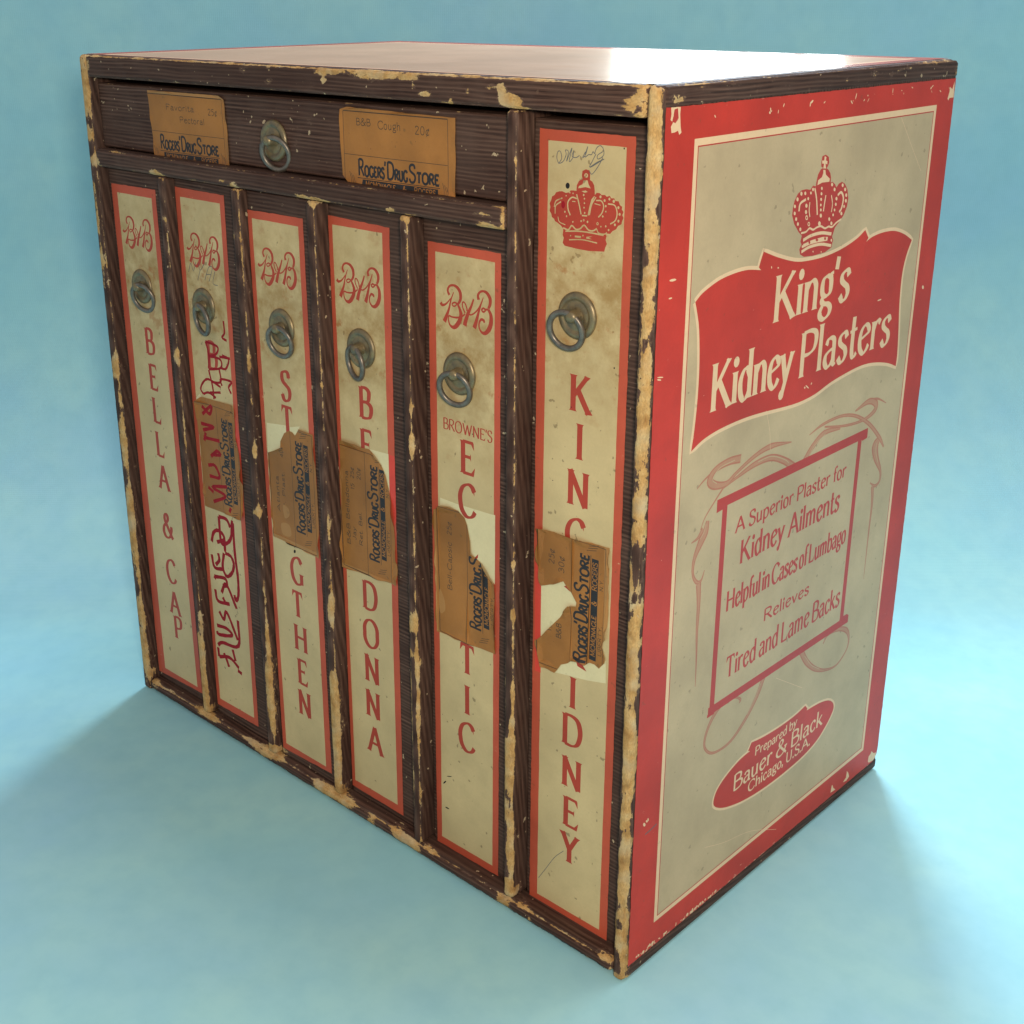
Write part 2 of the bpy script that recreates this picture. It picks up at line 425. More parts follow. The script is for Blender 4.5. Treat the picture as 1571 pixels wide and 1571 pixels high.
# ------------------------------------------------------------------ hand-drawn alphabets (100 = capital height)
G = {
'A': (80, "L<4,0 39,100;L>39,100 76,0;L 18,36 62,36"),
'B': (64, "L<>10,0 10,100;C 10,99 34,99 50,90 51,75 46,60 30,53 10,53;C 10,53 38,53 58,44 61,26 52,7 32,1 10,1"),
'C': (76, "P 70,97 71,70 58,91;C 70,82 60,96 42,101 20,90 8,68 7,45 14,18 32,1 50,0 64,8 73,22"),
'D': (78, "L<>10,0 10,100;C 10,99 40,99 62,88 71,62 70,36 60,12 40,1 10,1"),
'E': (62, "L<>10,0 10,100;L 10,98 55,98;P 57,100 44,96 59,76;L 10,53 44,53;P 45,65 38,53 45,41;L 10,2 57,2;P 58,0 44,4 63,26"),
'G': (80, "P 68,97 69,72 56,92;C 68,82 58,97 40,101 20,90 8,68 7,45 14,18 32,1 50,0 67,8;L> 67,2 67,42"),
'H': (80, "L<>10,0 10,100;L<>68,0 68,100;L 10,52 68,52"),
'I': (22, "L<>11,0 11,100"),
'K': (74, "L<>10,0 10,100;L>12,42 60,100;L>27,60 68,0"),
'L': (60, "L<>10,0 10,100;L 10,2 55,2;P 56,0 42,4 61,28"),
'M': (94, "L<8,0 14,100;L 14,100 47,14;L 47,14 80,100;L>80,100 86,0"),
'N': (80, "L<>12,0 12,100;L 9,100 68,0;L> 68,0 68,100"),
'O': (84, "O 42,101 62,94 76,74 77,50 76,26 62,6 42,-1 22,6 8,26 7,50 8,74 22,94"),
'P': (62, "L<>10,0 10,100;C 10,99 36,100 54,92 57,74 50,56 32,48 10,48"),
'R': (70, "L<>10,0 10,100;C 10,99 36,100 54,92 57,76 50,58 32,50 10,50;L> 30,50 66,0"),
'S': (58, "P 51,98 51,72 40,95;P 5,2 6,28 17,5;C 49,80 44,97 28,101 12,94 8,78 14,64 30,54 46,44 52,28 46,8 30,-1 14,3 6,20"),
'T': (70, "L<35,0 35,98;L 5,97 65,97;P 4,100 18,96 1,74;P 66,100 52,96 69,74"),
'U': (76, "C 12,100 12,60 12,30 19,6 37,-1 55,6 62,30 62,60 62,100;L<>12,99 12,100;L> 62,60 62,100"),
'W': (112, "L<6,100 32,0;L 32,0 56,92;L 56,92 80,0;L>80,0 106,100"),
'Y': (76, "L<37,0 37,46;L> 37,46 8,100;L> 37,46 68,100"),
'V': (76, "L<6,100 38,0;L> 38,0 70,100"),
'F': (58, "L<>10,0 10,100;L 10,98 54,98;P 56,100 44,96 58,76;L 10,53 42,53"),
'&': (84, "C 78,0 60,22 36,54 24,72 24,90 36,101 48,92 46,76 30,60 12,42 8,20 20,2 40,-1 58,10 70,34 72,48;L 62,48 82,48"),
"'": (18, "L 10,104 6,76"), '.': (20, "D 9,5"), ',': (20, "D 9,5;L 11,4 5,-16"), '-': (40, "L 6,40 34,40"), ' ': (34, ""),
'a': (50, "C 10,52 16,64 28,66 38,60 40,46 40,12 44,2 51,3;C 40,40 24,37 10,28 8,12 18,0 30,4 40,17"),
'b': (54, "L>10,2 10,106;C 10,48 22,64 36,65 46,52 48,32 42,10 28,-1 16,2 10,12"),
'c': (46, "C 42,52 34,66 24,66 12,54 8,34 12,12 24,-1 36,4 43,15"),
'd': (54, "C 43,50 32,66 20,64 10,50 7,32 12,10 24,-1 36,6 44,18;L<>44,0 44,106"),
'e': (50, "C 9,35 26,40 43,48 40,61 28,67 14,57 8,35 12,12 26,-1 38,5 46,17"),
'f': (34, "C 36,98 30,107 21,102 16,86 16,60;L<16,0 16,70;L 4,62 31,65"),
'g': (52, "O 27,67 40,61 43,44 40,28 27,22 14,28 10,44 14,61;C 40,60 44,70 50,72;C 18,24 12,14 20,6 36,2 46,-8 42,-22 26,-30 12,-24 8,-12 16,2"),
'h': (54, "L<>10,0 10,106;C 10,46 22,63 34,66 43,56 44,40 44,20;L<44,0 44,40"),
'i': (22, "L<>11,0 11,67;D 12,88"),
'k': (52, "L<>10,0 10,106;L>12,28 42,66;L>22,38 48,0"),
'l': (22, "L<>11,0 11,106"),
'm': (82, "L<>10,0 10,67;C 10,46 20,63 30,66 39,56 40,40 40,20;L<40,0 40,40;C 40,46 50,63 60,66 69,56 70,40 70,20;L<70,0 70,40"),
'n': (54, "L<>10,0 10,67;C 10,46 22,63 34,66 43,56 44,40 44,20;L<44,0 44,40"),
'o': (52, "O 26,67 40,58 45,33 40,8 26,-1 12,8 7,33 12,58"),
'p': (54, "L<>10,-32 10,67;C 10,48 22,64 36,65 46,52 48,32 42,10 28,-1 16,2 10,12"),
'r': (40, "L<>10,0 10,67;C 10,44 18,60 28,67 38,60"),
's': (42, "C 37,54 31,66 20,66 10,58 10,46 20,37 32,28 36,14 28,1 16,-1 6,12"),
't': (36, "C 17,96 16,60 16,20 20,3 28,0 36,8;L 4,62 32,66"),
'u': (54, "C 10,66 10,40 11,14 20,0 32,4 42,18;L>10,40 10,67;L<>43,0 43,67"),
'v': (50, "L>24,0 6,66;L>24,0 44,66"),
'y': (52, "L>24,4 6,66;L>10,-30 46,66;D 10,-24"),
'0': (56, "O 28,100 42,90 48,50 42,10 28,0 14,10 8,50 14,90"), 'J': (44, "C 32,100 32,60 32,24 24,2 10,4 6,18"), '1': (40, "L 12,82 24,100;L 24,100 24,0"), '3': (56, "C 8,86 26,101 44,86 44,66 24,54;C 24,54 48,46 48,20 30,-1 8,10"), '4': (56, "L 38,0 38,100;L 38,100 6,30;L 6,30 52,30"),
'2': (56, "C 8,80 16,98 30,100 44,88 44,70 30,44 8,2;L 8,2 50,2"),
'5': (56, "L 46,98 14,98 12,58;C 12,58 30,66 46,52 48,30 38,6 22,0 8,10"), '¢': (50, "C 42,54 34,66 24,66 12,54 8,34 12,12 24,0 36,4 43,14;L 40,84 14,-18"),
}
def glyph_polys(ch, xf, thick, thin, nib, serif, mono=False, dense=5):
    """xf maps glyph units to sheet millimetres."""
    out = []
    for part in G[ch][1].split(';'):
        if not part: continue
        kind = part[0]; head, rest = part[:1], part[1:]
        s0 = s1 = False
        while rest[0] in '<> ':
            if rest[0] == '<': s0 = True
            if rest[0] == '>': s1 = True
            rest = rest[1:]
        P = [tuple(float(q) for q in p.split(',')) for p in rest.split()]
        if kind == 'P': out.append([xf(*q) for q in P]); continue
        if kind == 'D':
            c = xf(*P[0]); a = xf(P[0][0]+7, P[0][1]); rr = max(thick*.62, .01)
            out.append(ell(c[0], c[1], rr, rr*1.1, 10)); continue
        if kind == 'C': P = catmull(P, dense)
        elif kind == 'O': P = catmull(P, dense, True); P.append(P[0])
        elif len(P) == 2: P = [P[0], ((P[0][0]+P[1][0])/2, (P[0][1]+P[1][1])/2), P[1]]
        Q = [xf(*p) for p in P]
        A = np.array(Q); T = np.gradient(A, axis=0); th = np.arctan2(T[:, 1], T[:, 0])
        if mono: w = [thick]*len(Q)
        else: w = list(thin+(thick-thin)*np.abs(np.sin(th-nib))**1.25)
        if kind == 'L' and len(P) > 2 and len(rest.split()) > 2 or (kind == 'L' and len(rest.split()) > 2):
            # polyline: paint each leg on its own
            for a, b in zip(Q[:-1], Q[1:]):
                t = math.atan2(b[1]-a[1], b[0]-a[0]); ww = thick if mono else thin+(thick-thin)*abs(math.sin(t-nib))**1.25
                ww2 = ww if mono else min(ww, thick*.55); out += stroke([a, b], [ww2 if abs(math.sin(t)) > .5 else ww, ww2*.7 if abs(math.sin(t)) > .5 else ww])
            continue
        if kind == 'O':
            pr = stroke(Q, w)
        else: pr = stroke(Q, w)
        out += pr
        if serif > 0 and kind == 'L':
            for flag, i, j in ((s0, 0, 1), (s1, -1, -2)):
                if not flag: continue
                e = A[i]; d = A[j]-e; d /= np.linalg.norm(d); ww = w[i]
                half = ww/2+serif*.55; q = e+d*serif*.95
                bx = np.array(xf(1, 0))-np.array(xf(0, 0)); bx /= np.linalg.norm(bx)
                nrm = np.array([-d[1], d[0]])
                if nrm @ bx < 0: nrm = -nrm
                mid = e+d*serif*.35
                out.append(hull([tuple(e-bx*half), tuple(e+bx*half), tuple(mid+nrm*(ww/2+serif*.14)), tuple(mid-nrm*(ww/2+serif*.14))]))
                out.append(hull([tuple(mid+nrm*(ww/2+serif*.14)), tuple(mid-nrm*(ww/2+serif*.14)), tuple(q-nrm*ww/2), tuple(q+nrm*ww/2)]))
    return [p for p in out if len(p) > 2]
def text(s, x0, x1, z, h, thick, thin=None, nib=.35, serif=0.0, mono=False, rot=0, shear=0.0, small=None, spaces=1.0):
    """Set a line of text so that it fills x0..x1 on the baseline z. rot: quarter turns; small: size of the small capitals."""
    thin = thick if thin is None else thin
    adv = 0; seq = []
    for ch in s:
        k = 1.0
        if small and ch.islower(): ch = ch.upper(); k = small
        if ch == ' ': adv += G[' '][0]*spaces; continue
        seq.append((ch, adv, k)); adv += G[ch][0]*k
    sx = (x1-x0)/adv; sy = h/100.0
    out = []
    for ch, a, k in seq:
        def xf(u, v, a=a, k=k, hw=G[ch][0]/2):
            X = (a+(hw+(u-hw)*.93)*k)*sx+shear*v*k*sy; Y = v*k*sy
            return (x0+X, z+Y) if rot == 0 else (z-Y, x0+X)
        out += glyph_polys(ch, xf, thick, thin, nib+(math.pi/2 if rot else 0), serif*k, mono)
    return out
def letter(ch, cx, cz, h, wscale, thick, thin, serif):
    wd_ = G[ch][0]; sy = h/100.0; sx = sy*wscale
    return glyph_polys(ch, lambda u, v: (cx+(u-wd_/2)*sx, cz+(v-50)*sy), thick, thin, .30, serif)

# traced drawing coordinates -> millimetres on the cabinet's planes
def FT(ox, oy, s, d, pts):
    out = []
    for p in pts:
        q = on_plane(ox+p[0]/s, oy+p[1]/s, 1, d); out.append((q[0], q[2]))
    return out
def ST(ox, oy, s, pts):
    out = []
    for p in pts:
        q = on_plane(ox+p[0]/s, oy+p[1]/s, 0, W); out.append((q[1], q[2]))
    return out

# ------------------------------------------------------------------ the setting
def teal(name):
    m, nt, b = newmat(name); raw = obco(nt)
    n1 = noi(nt, raw, 3.2, 4, .55, .6); n2 = noi(nt, raw, 8.5, 4, .6); n3 = noi(nt, raw, 60, 3, .6)
    c = mix(nt, ramp(nt, n1, [(.36, g(0)), (.64, g(1))]), (.30, .585, .63), (.30, .55, .66))
    c = mix(nt, ramp(nt, n2, [(.42, g(0)), (.68, g(.7))]), c, (.37, .63, .63))
    c = mix(nt, ramp(nt, n3, [(.40, g(0)), (.72, g(.34))]), c, (.24, .49, .57))
    wv = N(nt, 'ShaderNodeTexWave'); wv.inputs['Scale'].default_value = 260; wv.inputs['Distortion'].default_value = 1.5
    nt.links.new(raw, wv.inputs['Vector'])
    wv2 = N(nt, 'ShaderNodeTexWave', bands_direction='Z'); wv2.inputs['Scale'].default_value = 260; wv2.inputs['Distortion'].default_value = 1.5
    nt.links.new(raw, wv2.inputs['Vector'])
    ww = math_(nt, 'MULTIPLY', wv.outputs[1], wv2.outputs[1])
    c = mix(nt, math_(nt, 'MULTIPLY', ww, .10), c, (.42, .67, .72))
    nt.links.new(c, b.inputs['Base Color']); b.inputs['Roughness'].default_value = .75; b.inputs['Specular IOR Level'].default_value = .25
    bump(nt, b, math_(nt, 'ADD', ww, n3), .12, .0008)
    return m
M_TEAL = teal("teal_paper")
# one sheet of teal paper: floor, a sweep and the wall behind
sw = 260.0
prof = [(-1500, 0)]
prof += [(BACK-sw-1500+1500*(i/20.0)*1.0+0, 0) for i in range(0, 21)]
prof = [(-1500+(BACK-sw+1500)*i/30.0, 0) for i in range(31)]
prof += [(BACK-sw+sw*math.sin(a), sw-sw*math.cos(a)) for a in (math.pi/2*i/20 for i in range(1, 21))]
prof += [(BACK, sw+(470-sw)*i/6.0) for i in range(1, 7)]
V = []; Fc = []
cols = [(-1600+3200*i/40) for i in range(41)]
base0 = np.array([CAMP[0], CAMP[1], 0.0])
for (a, z) in prof:
    for c in cols:
        p = base0+FH*a+RH*c; V.append((p[0], p[1], z+ (0 if z == 0 else 0)))
nc = len(cols)
for i in range(len(prof)-1):
    for j in range(nc-1): Fc.append((i*nc+j, i*nc+j+1, (i+1)*nc+j+1, (i+1)*nc+j))
nfl = 30
def part_of(lo, hi):
    fs = [f for k, f in enumerate(Fc) if lo <= k//(nc-1) < hi]; used = sorted(set(v for f in fs for v in f)); mp = {v: i for i, v in enumerate(used)}
    return [V[v] for v in used], [tuple(mp[v] for v in f) for f in fs]
v_, f_ = part_of(0, len(prof)-1)
floor = link("backdrop", v_, f_, M_TEAL, smooth=True); tag(floor, kind="structure")

# ------------------------------------------------------------------ the cabinet
root = bpy.data.objects.new("drugstore_cabinet", None); COL.objects.link(root)
root.empty_display_size = .05
tag(root, "old wooden drugstore cabinet with red printed side, six tall drawers and one wide drawer", "cabinet")

def fw(px, py, rx, ry, s):
    """front wear traced at (px, py) of the reference with pixel radii"""
    q = on_plane(px, py, 1, 0.0); a = on_plane(px+rx, py, 1, 0.0); b = on_plane(px, py+ry, 1, 0.0)
    FRONT_WEAR.append((q[0], q[2], max(.6, abs(a[0]-q[0])), max(.6, abs(b[2]-q[2])), s))
def fws(ox, oy, sc, items):
    for (x0, y0, x1, y1, s) in items:
        fw(ox+(x0+x1)/2/sc, oy+(y0+y1)/2/sc, (x1-x0)/2/sc, (y1-y0)/2/sc, s)
# left edge, top left corner
fws(100, 40, 3.9275, [(85, 150, 150, 330, .55), (150, 150, 190, 190, .5), (90, 300, 150, 560, .7), (125, 590, 170, 700, .6), (150, 770, 210, 850, .8), (250, 725, 340, 765, .55),
    (160, 900, 190, 1080, .35), (185, 1080, 215, 1300, .45), (210, 1300, 240, 1571, .45), (500, 865, 600, 905, .7), (920, 915, 965, 945, .6), (985, 930, 1040, 985, .6),
    (1030, 230, 1110, 290, .35), (1210, 225, 1240, 290, .55), (1190, 310, 1260, 350, .35), (1480, 265, 1571, 300, .55), (1535, 300, 1571, 350, .6), (1380, 1005, 1440, 1035, .5), (1460, 1030, 1571, 1110, .7), (1540, 840, 1580, 930, .8),
    (575, 1140, 605, 1180, .6), (980, 1220, 1050, 1300, .5)])
fws(460, 40, 3.9275, [(70, 262, 300, 292, .62), (290, 268, 640, 326, .8), (600, 290, 730, 330, .75), (665, 335, 700, 390, .65), (690, 390, 800, 432, .6), (125, 305, 160, 345, .6), (415, 330, 440, 355, .5),
    (1115, 335, 1180, 385, .45), (1180, 340, 1240, 420, .9), (1190, 400, 1340, 500, .95), (1280, 480, 1390, 530, .8), (990, 365, 1030, 425, .5), (890, 440, 920, 475, .7), (1420, 375, 1445, 415, .55), (860, 280, 920, 300, .6), (960, 285, 1080, 302, .55), (1180, 300, 1571, 322, .55),
    (0, 1020, 120, 1070, .6), (70, 1050, 215, 1130, .75), (510, 1085, 575, 1125, .65), (560, 1130, 690, 1180, .7), (1055, 1185, 1220, 1260, .85), (1020, 1120, 1180, 1145, .5), (1185, 810, 1215, 925, .85), (1208, 960, 1225, 1320, .6), (138, 845, 170, 920, .6), (720, 1165, 750, 1195, .5)])
# right front corner post: bare nearly all the way down, with islands of surviving paper
fws(760, 60, 3.9275, [(820, 270, 970, 560, .75), (760, 330, 860, 440, .55), (880, 500, 990, 1060, .75), (900, 1040, 985, 1220, .6), (920, 1200, 980, 1571, .55), (960, 290, 1040, 330, .55)])
fws(760, 60, 3.9275, [(835, 385, 880, 440, -.8), (850, 600, 905, 930, -.65), (870, 490, 905, 530, -.6)])
fws(880, 400, 5.237, [(560, 0, 620, 330, .6), (560, 330, 610, 640, .6), (560, 640, 605, 1000, .6), (565, 1000, 625, 1300, .6), (480, 1300, 600, 1571, .75)])
fws(700, 760, 3.9275, [(1045, 0, 1145, 330, .8), (1030, 660, 1130, 1000, .85), (1010, 940, 1130, 1250, .95), (1000, 1250, 1110, 1571, .9), (1040, 330, 1060, 660, .5)])
fws(700, 760, 3.9275, [(1055, 110, 1100, 200, -.8), (1055, 230, 1130, 560, -.75), (1050, 600, 1120, 680, -.5), (1035, 690, 1095, 790, -.75), (1070, 905, 1120, 1010, -.7), (1065, 1170, 1095, 1210, -.7), (1055, 1260, 1090, 1310, -.7), (1060, 1370, 1110, 1500, -.55)])
fws(700, 1140, 3.9275, [(1000, 0, 1100, 340, .95), (980, 340, 1085, 600, .7), (965, 560, 1090, 820, .8), (955, 800, 1080, 1000, .85), (935, 960, 1060, 1230, .7), (925, 1200, 1040, 1440, .75), (830, 1250, 930, 1320, .75), (900, 1380, 1010, 1440, .7)])
fws(700, 1140, 3.9275, [(1005, 445, 1065, 590, -.9), (1040, 360, 1070, 430, -.6), (1005, 660, 1030, 780, -.7), (955, 1050, 1005, 1135, -.9), (930, 1230, 995, 1400, -1.0)])
# dividers
fws(700, 760, 3.9275, [(325, 395, 350, 440, .5), (322, 680, 352, 765, .8), (325, 1110, 350, 1300, .6), (310, 1310, 352, 1571, .75), (270, 1100, 300, 1150, .5)])
fws(700, 1140, 3.9275, [(275, 0, 350, 330, .7), (270, 330, 340, 480, .65), (295, 450, 355, 800, .85), (280, 800, 350, 930, .75), (240, 920, 330, 1000, .7), (340, 910, 440, 1000, .6), (430, 1050, 455, 1075, .7), (740, 1130, 900, 1220, .5)])
fws(460, 420, 3.9275, [(655, 790, 680, 850, .6), (655, 960, 685, 1110, .75), (580, 800, 605, 860, .5), (610, 1490, 635, 1540, .7), (740, 340, 760, 370, .6), (160, 1480, 180, 1530, .55), (1300, 240, 1325, 310, .5)])
fws(460, 760, 3.9275, [(600, 40, 640, 210, .55), (615, 500, 650, 600, .75), (615, 630, 655, 710, .8), (640, 690, 715, 840, .7), (690, 840, 725, 1120, .8), (650, 920, 690, 980, .7), (640, 1050, 670, 1300, .5), (700, 1190, 730, 1571, .75), (635, 1320, 660, 1400, .55), (670, 340, 695, 370, .6),
    (160, 80, 185, 300, .5), (155, 530, 190, 570, .6), (165, 600, 212, 800, .95), (180, 1060, 215, 1160, .55), (175, 1110, 240, 1571, .9)])
fws(400, 1000, 3.9275, [(890, 0, 915, 620, .6), (930, 60, 965, 200, .75), (940, 240, 975, 520, .75), (955, 560, 975, 1020, .75), (895, 600, 930, 960, .6), (415, 150, 480, 650, .95), (440, 600, 490, 880, .9), (30, 0, 80, 480, .75),
    (310, 790, 440, 880, .8), (420, 850, 570, 930, .85), (640, 985, 690, 1055, .65), (770, 1060, 860, 1120, .75), (800, 1110, 960, 1190, .85), (960, 1140, 1070, 1220, .6), (0, 560, 140, 630, .75), (1455, 520, 1530, 700, .75), (1450, 1380, 1540, 1500, .6), (1440, 600, 1475, 900, .5)])
fws(130, 420, 3.9275, [(165, 480, 220, 660, .75), (200, 660, 230, 830, .7), (215, 830, 262, 1200, .8), (255, 1240, 300, 1571, .7), (535, 455, 585, 560, .85), (585, 700, 610, 850, .6), (600, 900, 620, 1000, .6), (615, 1150, 650, 1280, .65), (640, 1370, 665, 1470, .55), (1005, 1030, 1050, 1120, .85), (965, 1240, 1000, 1310, .75), (970, 460, 1000, 600, .45), (1030, 1400, 1070, 1470, .55), (1400, 640, 1430, 700, .35)])
fws(160, 760, 3.9275, [(150, 0, 210, 480, .7), (200, 450, 300, 610, .9), (195, 600, 260, 780, .75), (215, 760, 275, 1060, .8), (245, 1000, 350, 1160, .75), (525, 30, 545, 180, .6), (555, 830, 600, 1000, .95), (570, 990, 620, 1300, .95), (530, 1265, 680, 1340, .8), (560, 700, 590, 830, .5),
    (880, 80, 950, 130, .55), (890, 390, 915, 440, .7), (955, 500, 975, 560, .55), (970, 760, 1000, 1000, .85), (990, 1000, 1025, 1450, .85), (840, 1470, 1070, 1571, .8), (380, 1170, 420, 1195, .55)])
# far right top corner, top edge of the side
for (px, py, rx, ry, s) in ((1080, 126, 40, 3, .35), (1180, 116, 8, 3, .4), (1300, 121, 4, 3, .6), (1390, 104, 12, 3, .45), (1440, 95, 25, 4, .35), (1466, 108, 4, 8, .5), (1040, 150, 12, 8, .55), (1043, 200, 6, 16, .3), (1345, 113, 30, 3, .25)):
    q = on_plane(px, py, 0, W); a = on_plane(px+rx, py, 0, W); b = on_plane(px, py+ry, 0, W)
    SIDE_WEAR.append((q[1], q[2], max(.6, abs(a[1]-q[1])), max(.5, abs(b[2]-q[2])), s))

# --- carcass
board("side_panel", root, (410.5, W, 0, D, 0, H), 2.6, (2.0, 3.5, 1.8), M_WZ,
      base=lambda p: .42 if p[1] < 4 else .22, wf=lambda p, e: (.44*min(1, max(0, (p[0]-411.0-1.8*noise.noise(Vector((p[2]*.021, 1, 3)))-1.2*noise.noise(Vector((p[2]*.09, 4, 3))))/1.7)) if p[1] < 2.7 else 0)+(.16 if p[1] < 3 and p[0] > 413 else 0)-(.06 if p[0] > W-.2 else 0)-(1.5*max(0, noise.noise(Vector((p[0]*.16, 7, p[2]*.055)))-.16)+.9*max(0, noise.noise(Vector((p[0]*.3, 2, p[2]*.17)))-.22) if p[1] < 3 else 0), rough=.55, rear=True)
board("side_panel", root, (0, 8, 0, D, 0, H), 2.4, (1.4, 8, 1.8), M_WZ, base=lambda p: .50 if p[1] < 4 else .2, wf=lambda p, e: .20 if (p[1] < 2.4 and p[0] < 4.6) else 0, rough=.5)
board("top_board", root, (8.05, 410.45, 0, D, 407.5, H), 1.6, (1.8, 4.5, 1.4), M_WX, base=lambda p: .60 if (p[2] > 415 and p[1] < 4) else .38, wf=lambda p, e: .26 if (p[1] < 2.4 and p[2] > 418.4) else 0, rough=.35)
board("back_panel", root, (8.1, 410.4, D-4, D, 8.2, 407.2), .8, 12, M_WX, base=.1)
board("bottom_rail", root, (8.1, 410.4, 0, 14, 1.5, 9.4), 2.8, (1.8, 1.8, 1.5), M_WX, base=.60, rough=.8)
board("bottom_board", root, (8.1, 410.4, 14.1, D-4.1, 1.0, 8.0), .8, 12, M_WX, base=.1)
board("rail", root, (8.1, 338.2, 0, 40, 356.3, 366.8), 1.8, (1.8, 4, 1.4), M_WX, base=.46, rough=.5)
DIV = [(71.0, 77.8, 356.1), (139.9, 147.6, 356.1), (202.6, 209.8, 356.1), (270.8, 277.3, 356.1), (338.4, 345.0, 407.2)]
for (a, b, top) in DIV:
    board("divider", root, (a, b, 0, D-4.2, 9.5, top), 2.3, (1.1, 6, 1.8), M_WZ, base=lambda p: .56+.24*noise.noise(Vector((p[0]*.03, 0, p[2]*.012)))+(.10 if p[2] < 130 else 0), rough=.3)

for (za, zb) in ((411.6, H-.6), (1.3, 7.0)):
    board("edge_band", root, (W-1.2, W+.16, 3.4, D-1.2, za, zb), .5, (1, 2.0, 1.4), M_WY, base=.46, rough=.3, rear=True, wf=lambda p, e: .12 if p[2] < 4 or (p[2] > 417 and p[1] < 60) else .04)
# --- printed sheet glued on the right side
ST_MATS = [M_RED, M_CREAM, M_TAN, M_DRED, M_PINK, M_LPINK, M_PENCIL]
RED, CRM, TAN, DRD, PNK, LPK = range(6)
L = []
I0, I1, J0, J1 = 23.9, 235.5, 22.4, 398.6
L.append((CRM, [rect(I0, J0, I1, J1)]))
L.append((TAN, [rect(I0+2.5, J0+2.5, I1-2.5, J1-2.8)]))
L.append((DRD, frame(I0+2.5, J0+2.5, I1-2.5, J1-2.8, .55)))
ban = [(180, 485), (215, 440), (260, 400), (330, 350), (420, 310), (500, 290), (577, 292)]
ban = catmull(ban, 4)+[(563, 276), (578, 225)]+catmull([(592, 180), (680, 215), (780, 240), (860, 235), (960, 210), (1060, 165), (1150, 105), (1205, 50)], 4)+[(1224, 98), (1210, 122)]
ban += catmull([(1212, 118), (1250, 90), (1310, 65), (1380, 55), (1440, 75), (1485, 110)], 4)[1:]
ban += catmull([(1485, 110), (1450, 210), (1425, 330), (1410, 500), (1405, 650), (1397, 800), (1388, 870)], 3)[1:]
ban += catmull([(1388, 870), (1340, 852), (1270, 848), (1200, 860), (1120, 895), (1000, 965), (900, 1040), (800, 1090), (700, 1120), (600, 1145), (500, 1175), (400, 1215), (300, 1265), (220, 1320), (155, 1385)], 3)[1:]
ban += catmull([(155, 1385), (175, 1250), (195, 1050), (205, 850), (203, 650), (190, 540), (180, 485)], 3)[1:-1]
ban = ST(1020, 340, 3.9275, ban)
bc = ban+[ban[0]]
L.append((CRM, stroke(bc, 3.4)+[[(p[0]-.2, p[1]+1.3) for p in ban]]))
# crown above the banner
def sp(pts): return ST(1200, 230, 9.24, pts)
crown = [(270, 1215), (250, 1300), (265, 1340), (235, 1410), (245, 1480), (300, 1515), (430, 1500), (600, 1450), (690, 1380), (702, 1320), (716, 1280), (700, 1230), (716, 1180), (740, 1100), (800, 1020), (860, 930), (912, 800), (930, 680), (918, 560), (882, 478), (840, 450), (795, 478), (762, 530), (740, 482), (705, 450), (680, 460), (685, 390), (675, 325), (645, 275), (622, 262), (640, 230), (660, 180), (655, 100), (612, 66), (562, 90), (548, 170), (545, 235), (575, 255), (540, 275), (500, 350), (477, 450), (470, 515), (430, 505), (392, 565), (335, 555), (270, 570), (215, 620), (168, 720), (143, 830), (133, 930), (162, 1050), (225, 1165)]
L.append((DRD, [sp(crown)]))
cc = [sp([(596, 88), (620, 100), (612, 150), (636, 160), (630, 205), (606, 192), (615, 262), (575, 262), (586, 192), (560, 195), (560, 150), (588, 150)]),
      sp([(575, 282), (605, 282), (612, 350), (668, 408), (660, 450), (560, 462), (492, 500), (502, 430), (556, 385), (575, 330)]),
      sp([(290, 1335), (420, 1275), (570, 1232), (640, 1232), (632, 1285), (500, 1308), (380, 1340), (290, 1385)])]
def sst(pts, w, n=5): 
    P = catmull(pts, n); return stroke(sp(P), interp_w(w if hasattr(w, '__len__') else [w], len(P)) if hasattr(w, '__len__') else w)
for p, w in ([(290, 1280), (400, 1215), (550, 1175), (690, 1190)], 1.5), ([(265, 1445), (380, 1375), (540, 1335), (685, 1355)], 1.4), ([(230, 870), (250, 760), (330, 700)], 1.2), ([(455, 540), (480, 700), (490, 920)], 1.0), ([(612, 640), (592, 760), (577, 870)], .9), ([(780, 640), (830, 600), (860, 680), (835, 820), (800, 880)], 1.2), ([(260, 1180), (330, 1160), (380, 1110), (430, 1130), (480, 1100), (540, 1080), (600, 1110), (650, 1085), (700, 1090), (760, 1030), (830, 980)], .9), ([(385, 740), (375, 850), (385, 950)], .7), ([(690, 640), (705, 760), (690, 880)], .7): cc += sst(p, w)
for (x, y, r) in [(265, 620, 20), (210, 700, 20), (172, 800, 18), (170, 900, 18), (190, 980, 18), (215, 1050, 18), (250, 1125, 18), (320, 615, 18), (362, 690, 16), (336, 790, 20), (330, 880, 20), (340, 960, 24), (430, 560, 17), (400, 610, 15), (555, 545, 16), (550, 620, 16), (545, 700, 16), (540, 780, 14), (540, 850, 15), (540, 930, 20), (700, 490, 18), (735, 560, 18), (762, 690, 18), (752, 770, 16), (735, 850, 14), (715, 920, 14), (850, 500, 18), (885, 560, 18), (900, 640, 18), (895, 720, 18), (870, 800, 15), (832, 900, 18), (370, 1050, 22), (520, 1045, 24), (660, 980, 18), (690, 1040, 18), (690, 1280, 14), (280, 1370, 14), (430, 1440, 9), (545, 1445, 8)]:
    cc.append(sp(ell(x, y, r*.8, r*1.5, 9)))
L.append((CRM, cc))
L.append((DRD, [sp(ell(485, 1275, 22, 26, 4)), sp(ell(378, 1310, 14, 24, 8)), sp(ell(600, 1255, 14, 22, 8)), sp(ell(370, 1050, 9, 18, 8)), sp(ell(340, 960, 9, 18, 8))]))
L.append((RED, [ban]))
L.append((CRM, text("King's", 92.5, 162.5, 312.0, 21.4, 3.9, 1.35, .30, 1.6)+text("Kidney", 46.0, 114.5, 280.6, 21.6, 3.7, 1.35, .30, 1.6)+text("Plasters", 119.5, 211.0, 280.2, 21.8, 3.7, 1.35, .30, 1.6)))
